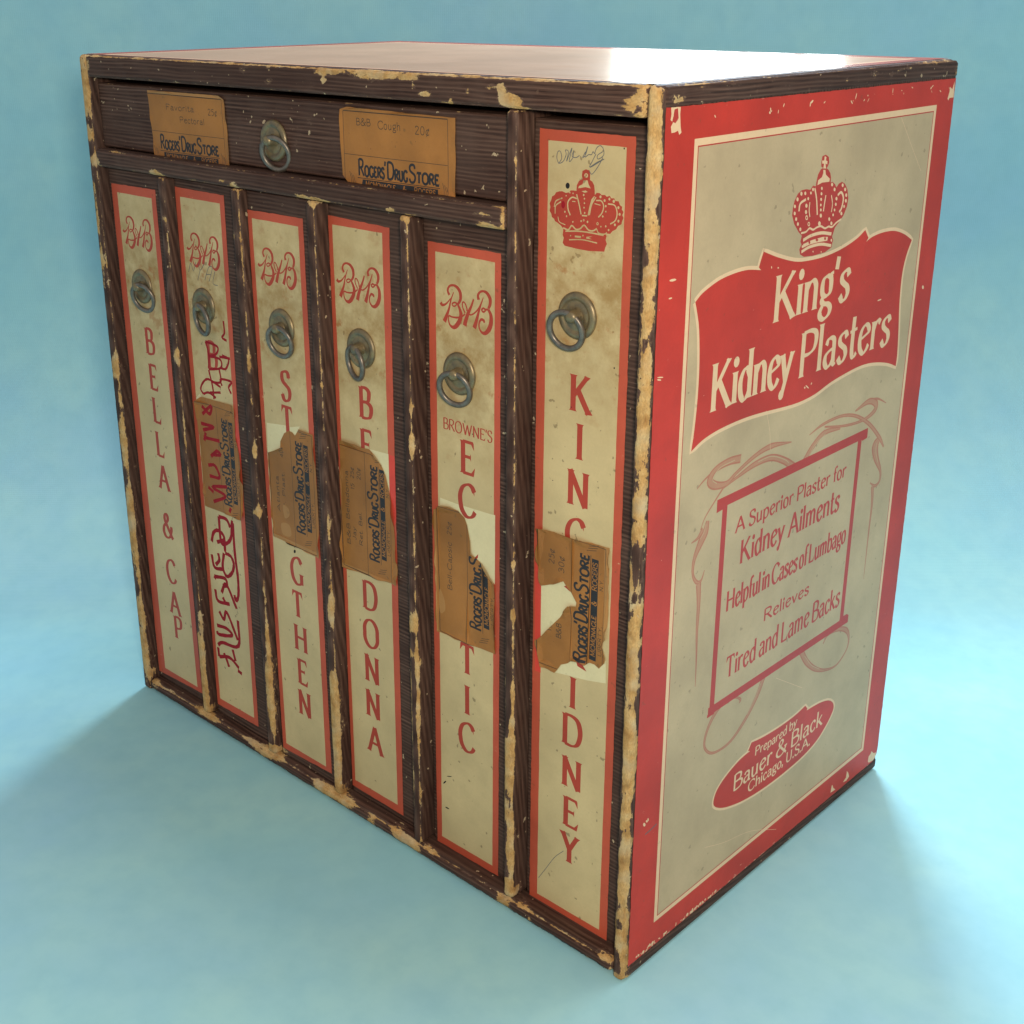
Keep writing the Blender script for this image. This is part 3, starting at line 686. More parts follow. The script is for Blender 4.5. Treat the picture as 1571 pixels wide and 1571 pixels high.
# the framed panel: scrollwork first, frame over it
pk = []; pk2 = []
def scr(o, pts, ws, k=.29):
    P = catmull(pts, 6); return stroke(ST(1020, o, 3.9275, P), [w*k*.42 for w in interp_w(ws, len(P))])
A_ = 600; B_ = 880
for pts, ws in [([(455, 405), (380, 425), (300, 475), (268, 540), (300, 568), (370, 555), (430, 490), (540, 390), (640, 330), (760, 306)], [36, 32, 26, 40, 36, 24, 16, 20, 26, 5]),
    ([(190, 590), (240, 530), (330, 445)], [4, 8, 10]), ([(350, 582), (430, 520), (540, 440), (640, 400), (720, 420), (772, 458)], [9, 14, 26, 30, 32, 40]), ([(370, 550), (300, 660), (240, 760), (212, 835)], [10, 8, 6, 4]),
    ([(256, 780), (240, 850), (213, 910), (175, 1010), (165, 1100), (187, 1150), (215, 1140), (236, 1078)], [22, 42, 42, 22, 14, 18, 12, 4]), ([(156, 916), (196, 885), (228, 830)], [4, 14, 26]),
    ([(200, 1160), (200, 1280), (190, 1450), (187, 1600), (180, 1780)], [34, 24, 16, 10, 3]),
    ([(838, 420), (890, 330), (960, 250), (1055, 222)], [34, 30, 26, 12]), ([(868, 264), (950, 200), (1060, 150), (1150, 150), (1230, 200), (1290, 280), (1315, 335)], [4, 14, 14, 16, 20, 22, 10]),
    ([(960, 215), (1080, 208), (1190, 175), (1258, 120), (1268, 75), (1225, 62), (1145, 120)], [8, 12, 14, 26, 36, 28, 8]), ([(1225, 52), (1280, 45), (1330, 70)], [8, 10, 4]),
    ([(1285, 292), (1265, 332), (1270, 400), (1295, 480), (1290, 540), (1262, 570), (1233, 552)], [34, 62, 42, 18, 14, 16, 5]), ([(1248, 570), (1245, 680), (1225, 850), (1195, 1130)], [26, 18, 12, 3])]:
    pk += scr(A_, pts, ws); pk2 += scr(A_, pts, [max(0.0, w-9)*.8 for w in ws])
for pts, ws in [([(592, 625), (550, 740), (480, 880), (400, 1000), (330, 1060), (270, 1080), (235, 1040), (250, 950), (300, 840), (360, 772), (420, 746), (452, 756), (446, 778)], [32, 28, 22, 16, 12, 13, 14, 18, 24, 18, 9, 14, 8]),
    ([(818, 465), (850, 530), (900, 572), (960, 580), (1030, 550), (1090, 460), (1105, 390), (1090, 340), (1040, 335), (980, 370), (950, 422)], [36, 32, 26, 15, 10, 10, 15, 28, 22, 10, 8])]:
    pk += scr(B_, pts, ws); pk2 += scr(B_, pts, [max(0.0, w-9)*.8 for w in ws])
L.append((PNK, pk))
# white hairlines inside the scrolls (engraved look)
hl = []
for o, pts in [(A_, [(420, 415), (330, 462), (285, 530), (310, 556)]), (A_, [(560, 425), (640, 392), (715, 410), (745, 432)]), (A_, [(865, 390), (905, 320), (965, 258)]), (A_, [(245, 800), (232, 850), (210, 890)]), (A_, [(1275, 310), (1268, 360), (1280, 430)]), (B_, [(575, 660), (540, 750), (490, 850)]), (B_, [(840, 495), (880, 550), (930, 575)])]:
    P = catmull(pts, 5); hl += stroke(ST(1020, o, 3.9275, P), .42)
L.append((LPK, pk2)); L.append((TAN, hl))
fr = [rect(56.8, 231.6, 197.6, 236.6), [(56.8, 230.2), (62, 230.6), (62, 232.5), (56.8, 232.5)], [(190, 232.5), (197.6, 232.5), (197.6, 231), (192.5, 230.6)],
      rect(61.6, 127, 65.6, 232), rect(187.6, 127, 191.6, 232), rect(60.5, 122.6, 197.6, 127.2), rect(60.0, 121.8, 66, 123.5), [(188, 128.8), (195.5, 128.4), (197.6, 127), (187, 127)]]
L.append((DRD, fr))
tx = text("A Superior Plaster for", 73.5, 178.0, 214.9, 7.6, 1.45, .75, .30, .5, spaces=.75)+text("Kidney Ailments", 79.3, 174.0, 197.2, 12.2, 2.0, 1.0, .3, .6, spaces=.7)
tx += text("Helpful in Cases of Lumbago", 70.2, 184.8, 175.3, 10.6, 1.75, .85, .3, .5, spaces=.45)+text("Relieves", 105.5, 150.0, 157.0, 6.6, 1.35, .7, .3, .4)
tx += text("Tired and Lame Backs", 73.6, 185.2, 137.6, 11.7, 1.75, .9, .3, .5, spaces=.6)
L.append((DRD, tx))
# oval maker's plate
def op(pts): return ST(1080, 1060, 7.14, pts)
oval = catmull([(500, 655), (400, 740), (300, 850), (200, 980), (130, 1100), (98, 1210), (110, 1262), (170, 1280), (260, 1265), (400, 1210), (560, 1120), (720, 1010), (900, 870), (1080, 710), (1230, 540), (1340, 360), (1405, 220), (1415, 150), (1390, 110), (1340, 103), (1260, 130), (1180, 175), (1120, 212)], 4)
oval += [(1128, 190), (1105, 160)]+catmull([(1105, 160), (1000, 260), (850, 375), (700, 470), (600, 525), (517, 562)], 3)[1:]+[(478, 655)]
ov = op(oval)
L.append((CRM, stroke(ov+[ov[0]], 2.6))); L.append((RED, [ov]))
ctx = text("Bauer & Black", 88.6, 179.5, 65.6, 9.6, 1.55, .8, .3, .6, spaces=.6)+text("Chicago, U.S.A.", 103.6, 167.5, 57.7, 6.2, 1.1, .6, .3, .4, spaces=.6)
# the upper line sags with the plate's upper edge
pb = text("Prepared by", 108.0, 150.5, 0, 5.2, .95, .55, .3, .3, spaces=.7)
pb = [[(x, z+78.3-1.3*math.sin(math.pi*(x-106)/48.0)) for x, z in p] for p in pb]
L.append((CRM, ctx+pb))
# paper lost at the corners and along the edges
loss = []
loss += [ST(940, 80, 10.473, [(930, 880), (1085, 880), (1075, 1000), (1082, 1200), (1095, 1290), (1060, 1330), (1040, 1260), (985, 1290), (935, 1300), (925, 1200), (960, 1130), (920, 1090), (935, 1000)])]
loss += [ST(1370, 50, 10.473, [(985, 780), (965, 1040), (900, 1050), (880, 1090), (868, 1060), (900, 950), (910, 870), (945, 910)])]
loss += [ST(1250, 1080, 10.473, [(975, 775), (940, 790), (905, 755), (890, 800), (860, 840), (845, 920), (860, 940), (940, 895), (970, 850)]), ST(1250, 1080, 10.473, [(445, 1255), (495, 1180), (510, 1075), (530, 1100), (545, 1160), (500, 1230)]), ST(1250, 1080, 10.473, [(245, 1425), (265, 1310), (280, 1300), (290, 1345), (325, 1370)])]
L.append((CRM, loss))
L.append((DRD, [ST(940, 80, 10.473, [(985, 920), (1040, 900), (1050, 1060), (1000, 1140), (945, 1120), (960, 1060)])]))
rr = random.Random(5)
fl = [ST(1020, 340, 3.9275, ell(x, y, a, b, 7, r)) for x, y, a, b, r in [(45, 352, 22, 8, -.2), (30, 462, 12, 5, -.3), (1290, 472, 14, 4, -.4), (640, 275, 3, 8, 0), (680, 278, 5, 5, 0), (855, 995, 14, 4, .8), (840, 1000, 4, 7, 0), (1552, 395, 6, 12, 0), (880, 975, 3, 8, .4)]]
fl += [ST(920, 560, 11.22, ell(x, y, a, b, 7, r)) for x, y, a, b, r in [(1035, 212, 55, 12, -.05), (1015, 255, 38, 14, .1)]]
fl += [ST(700, 1140, 3.9275, ell(x, y, a, b, 6, r)) for x, y, a, b, r in [(1130, 490, 8, 12, 0), (1145, 470, 6, 8, 0), (1153, 460, 4, 10, 0)]]
for k in range(46):      # chipped bottom edge
    y = 10+rr.random()*70; fl.append(ell(y, 8.8+rr.random()*2.2*(1-y/110), .3+rr.random()*1.0, .25+rr.random()*.9, 6, rr.random()*3))
for k in range(26):
    y = 8+rr.random()*240; fl.append(ell(y, 408.5-rr.random()*3.5, .2+rr.random()*1.4, .15+rr.random()*.45, 6, rr.random()*3))
L.append((CRM, fl))
scr_ = []
for pts in ([(1080, 1300), (1110, 1292), (1150, 1275), (1190, 1272)], [(1175, 630), (1180, 660), (1181, 690)], [(1382, 180), (1400, 230), (1412, 262)], [(1190, 1040), (1230, 1055)]):
    P = [on_plane(p[0], p[1], 0, W) for p in catmull(pts, 6)]; scr_ += stroke([(q[1], q[2]) for q in P], .2)
L.append((CRM, scr_))
L.append((6, stroke(ST(700, 1140, 3.9275, [(1135, 550), (1170, 520), (1205, 485)]), .7)))
def side_sheet_wear(y, z):
    e = min(y-4, 255-y, z-7, 411.3-z)
    w = max(0, .30-.055*max(0, e))
    if z < 26: w += (.24 if y < 140 else .14)*max(0, 1-max(0, z-8)/8)
    if z > 398: w += .10
    return w
base = wob([(4.0, 8.2), (249.5, 7.6), (252.5, 8.8), (254.4, 11.0), (255.2, 14), (254.2, 410.6), (3.9, 411.6)], .35, 3.0, 2.5)
board_ = sheet("printed_side_sheet", root, base, L, lambda y, z: (W+.28, y, z), ST_MATS, wear=side_sheet_wear, grid=6.0)
board_["label"] = "red and tan printed side sheet with crown and banner lettering"
# pencil dash near the lower corner and stains stay in the sheet's own paper

# --- printed sheet on top
TB = wob([(4.2, 3.2), (W-3.6, 3.4), (W-3.8, D-3.5), (4.0, D-3.5)], .3, 9.0, 4)
TL = [(2, [rect(20.5, 4.6, W-14, D-19)]), (0, [rect(22.5, 6.4, W-16, D-21)])]
sheet("printed_top_sheet", root, TB, [(1, [TB])]+TL, lambda x, y: (x, y, H+.22), [M_TOPTAN, M_TOPRED, M_TOPCREAM], grid=14)

# ------------------------------------------------------------------ the drawers
def BB(cx, cz, k=1.0):
    """The interlaced monogram, drawn around its centre."""
    S_ = [([(310, 510), (270, 400), (310, 300), (400, 275), (500, 330), (570, 450), (580, 600), (545, 690), (510, 730)], [55, 45, 40, 40, 60, 72, 62, 50, 36]),
     ([(510, 730), (560, 850), (590, 970), (570, 1100), (500, 1230), (420, 1290), (340, 1250), (295, 1150), (290, 1050), (310, 1010), (380, 1040), (500, 1055), (610, 1030), (690, 970)], [40, 60, 78, 85, 88, 70, 40, 30, 25, 30, 30, 35, 30, 28]),
     ([(415, 440), (350, 620), (300, 850), (240, 1020), (190, 1150)], [16, 30, 45, 70, 90]), ([(100, 690), (140, 748), (220, 730), (290, 660), (340, 590)], [70, 52, 35, 25, 18]),
     ([(510, 730), (440, 690), (380, 720), (395, 770), (440, 780), (490, 740)], [32, 30, 28, 26, 26, 26]), ([(690, 950), (630, 800), (630, 690), (680, 700), (730, 820), (735, 900)], [28, 28, 28, 28, 30, 32]),
     ([(895, 610), (840, 780), (760, 960), (700, 1150), (680, 1250)], [34, 46, 72, 82, 90]), ([(760, 960), (830, 990), (910, 950), (990, 870), (1060, 760), (1130, 570)], [30, 28, 28, 30, 35, 16]),
     ([(1060, 760), (1010, 950), (960, 1150), (910, 1310)], [38, 50, 72, 90]), ([(1015, 625), (1000, 520), (1050, 440), (1130, 420), (1220, 470), (1290, 600), (1290, 740), (1250, 840)], [66, 48, 40, 40, 62, 74, 66, 46]),
     ([(1250, 860), (1180, 860), (1130, 830), (1090, 870), (1130, 920), (1190, 880)], [36, 34, 34, 34, 34, 30]), ([(1250, 860), (1310, 1000), (1315, 1180), (1270, 1330), (1180, 1430), (1090, 1410), (1030, 1300), (1030, 1180), (1080, 1100), (1140, 1130), (1152, 1185)], [50, 72, 88, 92, 70, 45, 30, 36, 46, 52, 34])]
    c = FT(670, 420, 15.71, 9.5, [(722, 850)])[0]
    out = []
    for pts, ws in S_:
        P = FT(670, 420, 15.71, 9.5, catmull(pts, 5))
        P = [(cx+(p[0]-c[0])*k, cz+(p[1]-c[1])*k) for p in P]
        out += stroke(P, [w*.0275*k for w in interp_w(ws, len(P))])
    return out

def label_art(x_base, u0, u1, flip, clipmat=0):
    """The druggist's label; with flip it reads upwards. x_base: the baseline of the shop name, u0..u1 its extent."""
    k = (u1-u0)/55.1
    def T(u, v):            # u along the reading direction from the name's start, v upward from its baseline
        return (x_base-v*k, u0+u*k) if flip else (u0+u*k, x_base+v*k)
    def R(u0_, v0, u1_, v1): return [T(u0_, v0), T(u1_, v0), T(u1_, v1), T(u0_, v1)]
    def tt(s, a, b, v, h, th, **kw):
        return text(s, (u0+a*k), (u0+b*k), (x_base-v*k) if flip else (x_base+v*k), h*k, th*k, mono=True, rot=1 if flip else 0, **kw)
    ink = tt("Rogers'", 0, 19.8, 0, 7.7, 1.15, small=.62)+tt("Drug", 20.2, 34.6, 0, 7.9, 1.2, small=.60)+tt("Store", 35.0, 55.3, 0, 7.9, 1.2, small=.60)
    # small capitals thicken
    bar = [R(3.0, -5.6, 54.2, -1.7)]
    rule = [R(-.5, -1.25, 55.6, -.95)]
    rev = tt("McMonagle", 5.0, 26.0, -5.0, 2.9, .42, small=.86)+tt("&", 31.0, 33.5, -5.0, 2.7, .42)+tt("Rogers", 38.5, 52.6, -5.0, 2.9, .42, small=.92)
    lib = tt("LIBERTY,", 6.5, 22.0, -8.6, 2.2, .30)+tt("N.Y.", 39.5, 45.5, -8.6, 2.2, .30)
    orn = []
    for uu in (-6.2, 57.2):
        for q in range(3):
            a = T(uu+q*1.3, 1.5-q*.8); b = T(uu+q*1.3+1.4, -4.2-q*.6); orn += stroke([a, ((a[0]+b[0])/2+.3, (a[1]+b[1])/2), b], .32)
    sep = stroke([T(-9.5, 9.5), T(20, 9.45), T(60.5, 9.5)], .28)
    fr_ = stroke([T(-9.6, 29.6), T(20, 29.6), T(60.8, 29.6)], .5)+stroke([T(-9.6, 29.4), T(-9.6, 5), T(-9.6, -9.4)], .34)+stroke([T(60.8, 29.4), T(60.8, 5), T(60.8, -9.4)], .34)+stroke([T(-9.6, -9.4), T(20, -9.4), T(60.8, -9.4)], .3)
    return T, tt, ink, bar, rule, rev, lib, orn, sep, fr_

def make_pull(parent, cx, cz, d, tilt):
    """round escutcheon with a stub post, and the loose ring hanging through it"""
    prof = [(0, .9), (3.2, 1.0), (5.6, 1.35), (6.3, 1.0), (6.9, 1.0), (7.4, 1.55), (8.6, 1.75), (9.7, 1.35), (10.35, .7), (10.45, .05)]
    n = 40; V = []; F = []
    for (r, h) in prof:
        for i in range(n): a = 2*math.pi*i/n; V.append((cx+r*math.cos(a), d-h-.3, cz+r*math.sin(a)))
    for j in range(len(prof)-1):
        for i in range(n): F.append((j*n+i, j*n+(i+1) % n, (j+1)*n+(i+1) % n, (j+1)*n+i)[::-1])
    # post: a short lug with a rounded nose
    pp = [(3.5, .9), (3.1, 1.8), (2.9, 4.4), (2.5, 5.4), (1.6, 6.0), (0.01, 6.15)]; s = len(V); m = 20
    for (r, h) in pp:
        for i in range(m): a = 2*math.pi*i/m; V.append((cx+r*1.05*math.cos(a), d-h-.3, cz+.2+r*.92*math.sin(a)))
    for j in range(len(pp)-1):
        for i in range(m): F.append((s+j*m+i, s+j*m+(i+1) % m, s+(j+1)*m+(i+1) % m, s+(j+1)*m+i))
    o = link("pull_plate", V, F, M_BRASS, parent, smooth=True)
    # ring
    R0, rt = 8.4, 1.42; V = []; F = []; nu, nv = 48, 12
    ct = Vector((cx, d-4.6, cz-7.4)); rotm = Matrix.Rotation(tilt*2.2, 3, 'Z') @ Matrix.Rotation(math.radians(9)+.6*tilt, 3, 'X') @ Matrix.Rotation(.5*math.sin(cx), 3, 'Y')
    for i in range(nu):
        a = 2*math.pi*i/nu
        for j in range(nv):
            b = 2*math.pi*j/nv; rr_ = R0+rt*math.cos(b)
            p = Vector((rr_*math.cos(a), rt*math.sin(b)*.9, rr_*math.sin(a)))
            p = rotm @ (p-Vector((0, 0, 7.4)))+Vector((0, 0, 7.4))
            V.append(tuple(ct+p))
    for i in range(nu):
        for j in range(nv): F.append((i*nv+j, i*nv+(j+1) % nv, ((i+1) % nu)*nv+(j+1) % nv, ((i+1) % nu)*nv+j))
    link("pull_ring", V, F, M_STEEL, parent, smooth=True)

FM = [M_FTAN, M_FRED, M_LET, M_PALE, M_CRAYON, M_PENCIL, M_FRED_BRIGHT, M_HOLE, M_CREAM]
FTN, FRD, LET, PAL, CRY, PEN, BRT, HOL, CRE = range(9)
LM = [M_KRAFT, M_KRAFTL, M_INK, M_TYPE, M_RULE, M_CRAYON, M_PALE]
def curl(outline, d, amp, seed):
    P = [np.array(p) for p in outline]
    A = np.array(P); B = np.roll(A, -1, axis=0); AB = B-A; L2 = (AB**2).sum(1)+1e-9
    def f(x, z):
        p = np.array([x, z]); t = np.clip(((p-A)*AB).sum(1)/L2, 0, 1); q = A+AB*t[:, None]
        dist = np.sqrt(((q-p)**2).sum(1).min())
        k = max(0.0, 1-dist/3.2)
        n = noise.noise(Vector((x*.11+seed, z*.11, seed)))+.12
        w = .10*noise.noise(Vector((x*.16, z*.16, seed+4)))+.10
        return (x, d-.34-w-amp*k*k*max(0.0, n)*1.7, z)
    return f
def drawer(label, box, d, outer, inner, layers, pull, tilt, mats=None, lab=None):
    x0, x1, z0, z1 = box
    r = board("drawer", root, (x0, x1, d, D-8, z0, z1), 1.1, (2.2, 14, 2.2), M_WX, base=.34, rough=.3)
    r["label"] = label
    if outer:
        base = wob(outer, .30, x0*.1, 3.0)
        lay = [(FTN, [wob(inner, .16, x0*.13+3, 4.0)])]+layers
        sheet("printed_front_sheet", r, base, [(FRD, [base])]+lay, lambda x, z: (x, d-.16, z), mats or FM, wear=lambda x, z: .12+.10*noise.noise(Vector((x*.2, z*.05, d))), grid=7)
    if lab:
        outline, lay = lab
        sheet("paper_label", r, outline, [(0, [outline])]+lay, curl(outline, d, 1.7, x0*.37), LM, grid=2.2)
    make_pull(r, pull[0], pull[1], d, tilt)
    return r
def LT(ch, px, py, d, h, ws=.84, th=3.1, tn=1.25):
    q = FT(px, py, 1, d, [(0, 0)])[0]; return letter(ch, q[0], q[1], h, ws, th, tn, 1.45)
def brush(ox, oy, s, d, pts, w, jit=.12, n=5):
    P = FT(ox, oy, s, d, catmull(pts, n)); ws = [w*(1+jit*math.sin(3.1*i)+jit*.6*math.sin(7.7*i+1)) for i in range(len(P))]
    return stroke(P, ws)
def dots(x0, z0, x1, z1, n, seed, r0=.15, r1=.45):
    q = random.Random(seed); return [ell(q.uniform(x0, x1), q.uniform(z0, z1), q.uniform(r0, r1), q.uniform(r0, r1)*1.3, 7) for _ in range(n)]

def std_label(xb, u0, u1, flip, typed=()):
    T, tt, ink, bar, rule, rev, lib, orn, sep, fr_ = label_art(xb, u0, u1, flip)
    lay = [(4, fr_+sep), (2, bar+rule+ink), (0, rev), (3, orn+lib)]
    ty = []
    for (s, a, b, v, h) in typed: ty += tt(s, a, b, v, h, .40)
    lay.append((3, ty)); return lay, T

# 1 ------------------------------------------------------------------ BELLA & CAP
d = 7.0
ly = [(LET, BB(35.6, 318.5, .93))]
ly.append((LET, sum([LT(c, x, y, d, 16.2, .86) for c, x, y in [('B', 230, 524), ('E', 236, 579), ('L', 241, 630), ('L', 246, 682), ('A', 251.6, 733), ('&', 257.5, 807), ('C', 263, 876.5), ('A', 268.6, 925.5), ('P', 274, 964)]], [])))
ly.append((HOL, dots(20, 30, 55, 330, 5, 1, .1, .25)))
drawer("narrow drawer lettered BELLA & CAP with ring pull", (8.8, 70.2, 9.6, 355.6), d, [(10.9, 14.0), (62.0, 16.5), (58.6, 346.5), (11.6, 346)], [(18.8, 19.2), (56.6, 19.2), (54.0, 341.2), (17.4, 341.2)], ly, (35.9, 286.7), .10)
# 2 ------------------------------------------------------------------ crayoned MUSTARD
d = 6.5
ly = [(LET, BB(103.0, 316.5, .93)), (LET, LT('B', 325.4, 545, d, 16.2, .86))]
cy = []
for pts in [[(125, 215), (150, 310), (150, 420)], [(125, 215), (215, 255), (205, 310), (150, 325)], [(150, 325), (235, 350), (240, 415), (150, 425)], [(260, 60), (268, 150), (250, 185), (285, 210)], [(230, 330), (310, 345)], [(250, 320), (300, 350), (280, 420), (240, 415)], [(150, 430), (180, 560), (190, 650)], [(110, 610), (90, 570), (110, 520), (150, 500), (240, 560)], [(230, 430), (240, 520), (170, 520)], [(250, 550), (240, 500), (320, 520), (300, 560), (320, 610)], [(160, 600), (240, 600)], [(110, 610), (150, 600), (205, 640)]]:
    cy += brush(290, 480, 4.91, d, pts, 1.5)
for pts in [[(145, 125), (165, 340), (205, 360), (250, 310), (260, 160)], [(145, 125), (210, 150), (245, 220)], [(85, 340), (100, 265), (140, 245), (190, 300), (200, 430)], [(130, 345), (190, 330)], [(85, 450), (110, 560), (180, 580)], [(140, 440), (150, 500), (120, 540)], [(190, 440), (180, 560), (215, 640), (260, 610), (275, 540), (250, 470), (200, 440)], [(265, 180), (285, 450), (310, 650), (315, 800), (295, 850), (280, 800)], [(110, 640), (200, 660), (215, 720), (180, 720)], [(120, 630), (110, 660)], [(115, 750), (140, 850), (240, 880)], [(170, 780), (210, 710), (300, 920)], [(180, 820), (200, 860)], [(150, 940), (190, 1010), (215, 950), (310, 1190)], [(130, 1060), (215, 1090), (260, 1150), (150, 1140), (130, 1110)], [(310, 1020), (315, 1240), (180, 1210), (140, 1230)], [(150, 1330), (240, 1340), (320, 1430)], [(190, 1300), (215, 1360), (235, 1420)], [(265, 1270), (290, 1370)], [(140, 1250), (150, 1330)], [(310, 1450), (345, 1480)]]:
    cy += brush(310, 770, 5.61, d, pts, 2.5)
ly.append((CRY, cy))
pc = []
for pts in [[(940, 270), (990, 50), (1050, 250), (1110, 40)], [(1170, 60), (1215, 230), (1310, 80)], [(1215, 230), (1160, 470)], [(1330, 470), (1420, 160), (1510, 180), (1430, 500)], [(1360, 330), (1470, 330)], [(1571, 260), (1525, 540), (1640, 600)]]:
    pc += brush(230, 400, 15.71, d, pts, .42, n=3)
ly.append((PEN, pc))
out2 = wob(FT(290, 480, 4.91, d, [(60, 665), (95, 630), (330, 695), (345, 760), (352, 930), (385, 1080), (412, 1300), (410, 1560), (125, 1452), (95, 1060)]), .25, 2.0, 3)
u0 = FT(290, 480, 4.91, d, [(318, 1460)])[0]; u1 = FT(290, 480, 4.91, d, [(300, 810)])[0]
lay, T = std_label((u0[0]+u1[0])/2, u0[1], u1[1], True)
cr2 = []
for pts in [[(190, 1420), (280, 1380), (180, 1310), (290, 1310)], [(150, 1310), (190, 1350)], [(160, 1225), (235, 1240), (200, 1150), (150, 1145)], [(170, 1080), (215, 1040), (240, 1070), (175, 1065)], [(115, 935), (235, 965)], [(130, 900), (120, 960)], [(95, 830), (190, 860), (110, 880)], [(100, 700), (160, 760), (170, 700), (105, 760)], [(310, 1500), (320, 1470)]]:
    cr2 += brush(290, 480, 4.91, d, pts, 2.2)
lay.append((5, cr2))
ly.append((BRT, [FT(290, 480, 4.91, d, [(352, 790), (350, 930), (378, 1080), (405, 1220), (398, 1020), (360, 820)])]))
ly.append((PAL, [FT(290, 480, 4.91, d, [(60, 665), (95, 630), (80, 610), (55, 640)])]))
drawer("drawer scrawled MUSTARD in red crayon, with a brown shop label", (78.4, 139.3, 9.6, 355.6), d, [(79.8, 16.0), (123.3, 17.0), (126.2, 350), (79.8, 350.3)], [(83.0, 21.4), (119.3, 21.8), (122.0, 345.2), (84.2, 345.2)], ly, (99.9, 284.8), -.08, lab=(out2, lay))
# 3 ------------------------------------------------------------------ STRENGTHEN
d = 5.0
ly = [(LET, BB(171.6, 316.5, .96)), (LET, sum([LT(c, x, y, d, 16.4, .86) for c, x, y in [('S', 438.7, 592.5), ('T', 441, 645), ('G', 456, 876), ('T', 457, 927), ('H', 462, 980), ('E', 465, 1032), ('N', 468, 1080)]], []))]
ly.append((PAL, [FT(400, 640, 7.14, d, [(70, 60), (275, 90), (310, 150), (262, 178), (222, 262), (238, 332), (150, 367), (80, 390)]), FT(400, 640, 7.14, d, [(322, 110), (430, 100), (422, 130), (380, 205), (350, 165), (322, 150)])]))
ly.append((LET, LT('T', 441, 645, d, 16.4, .86)))
ly.append((HOL, dots(154, 30, 190, 330, 6, 3, .1, .3)+[FT(400, 640, 7.14, d, ell(375, 1470, 12, 20, 8))]))
out3 = wob(FT(400, 640, 7.14, d, [(85, 385), (150, 365), (235, 330), (222, 260), (262, 175), (310, 148), (350, 165), (380, 200), (425, 128), (575, 190), (605, 520), (640, 1100), (648, 1545), (150, 1300), (112, 800)]), .22, 3.1, 2.5)
u0 = FT(400, 640, 7.14, d, [(490, 1290)])[0]; u1 = FT(400, 640, 7.14, d, [(460, 280)])[0]
lay, T = std_label((u0[0]+u1[0])/2, u0[1], u1[1], True, [("Atlanta", 8, 30, 22, 2.6), ("Str. Plast.", 6, 34, 16.5, 2.6), ("40¢", 42, 49, 16.5, 2.8)])
lay.insert(0, (1, [FT(400, 640, 7.14, d, [(150, 1262), (640, 1492), (640, 1545), (150, 1300)])]))
lay.append((1, [FT(400, 640, 7.14, d, catmull([(250, 960), (310, 1000), (320, 1080), (270, 1100)], 4, True)), FT(400, 640, 7.14, d, catmull([(235, 1160), (320, 1180), (340, 1300), (250, 1280)], 4, True))]))
drawer("drawer lettered S T ... G T H E N under a torn brown shop label", (148.2, 202.0, 9.6, 355.6), d, [(150.0, 14.2), (196.2, 16.4), (195.0, 345.3), (148.8, 345)], [(153.4, 18.8), (191.2, 19.0), (191.0, 340.8), (152.2, 340.8)], ly, (173.1, 284.7), .06, lab=(out3, lay))
# 4 ------------------------------------------------------------------ BELLADONNA
d = 8.5
ly = [(LET, BB(232.3, 316.0, .98)), (LET, sum([LT(c, x, y, d, 16.6, .88) for c, x, y in [('B', 561, 618.6), ('E', 563, 683), ('D', 568, 915), ('O', 569.5, 972.6), ('N', 571, 1027), ('N', 572.7, 1081), ('A', 576, 1136)]], []))]
ly.append((PAL, [FT(500, 660, 6.55, d, [(435, 188), (630, 240), (642, 640), (635, 590), (605, 455), (560, 350), (500, 260)])]))
ly.append((BRT, [FT(500, 660, 6.55, d, [(636, 245), (690, 262), (705, 520), (715, 900), (690, 960), (662, 720), (642, 600)])]))
ly.append((LET, [p for p in LT('E', 563, 683, d, 16.6, .88)]))
ly.append((HOL, dots(213, 30, 250, 330, 7, 4, .1, .3)))
out4 = wob(FT(500, 660, 6.55, d, [(148, 88), (300, 132), (370, 178), (440, 188), (500, 260), (560, 350), (605, 455), (635, 590), (662, 720), (690, 980), (725, 1400), (732, 1560), (168, 1368)]), .2, 4.1, 2.5)
u0 = FT(500, 660, 6.55, d, [(550, 1340)])[0]; u1 = FT(500, 660, 6.55, d, [(515, 365)])[0]
lay, T = std_label((u0[0]+u1[0])/2, u0[1], u1[1], True, [("B&B Belladonna", 4, 47, 23.2, 2.8), ("Jay", 8, 16, 18.5, 2.8), ("15  25¢", 37, 50, 18.5, 2.8), ("Ret. Bel.", 6, 26, 13.2, 2.6), ("20¢", 44, 51, 13.2, 2.8)])
lay.insert(0, (1, [FT(500, 660, 6.55, d, [(168, 1325), (685, 1530), (732, 1560), (168, 1368)])]))
drawer("drawer lettered B E ... D O N N A under a curved torn shop label", (210.4, 270.2, 9.6, 355.6), d, [(210.9, 13.6), (254.4, 13.2), (256.0, 347.2), (210.9, 348.4)], [(213.6, 18.3), (249.8, 18.4), (250.8, 344), (213.9, 344)], ly, (233.0, 283.4), -.12, lab=(out4, lay))
# 5 ------------------------------------------------------------------ BROWNE'S ECLECTIC
d = 9.5
q0 = FT(680, 653, 1, d, [(0, 0), (75, 22)])
ly = [(LET, BB(*FT(670, 420, 15.71, d, [(722, 850)])[0], 1.0)), (LET, text("BROWNE'S", q0[0][0], q0[1][0]+.4, q0[0][1]-1.2, 5.6, .85, .42, .3, .35)),
      (LET, sum([LT(c, x, y, d, 16.8, .90) for c, x, y in [('E', 718, 702.6), ('C', 717, 768), ('L', 720, 838), ('T', 717, 1011.5), ('I', 717, 1074), ('C', 716.5, 1131)]], []))]
pale5 = FT(660, 760, 6.283, d, [(98, 20), (240, 75), (600, 185), (628, 190), (625, 860), (580, 790), (545, 720), (500, 655), (440, 600), (400, 560), (390, 440), (360, 290), (335, 215), (275, 150), (190, 105), (98, 92)])
ly.append((PAL, [pale5]))
ly.append((LET, LT('C', 717, 768, d, 16.8, .90)+[FT(660, 760, 6.283, d, [(425, 605), (465, 565), (462, 600), (440, 625)])]))
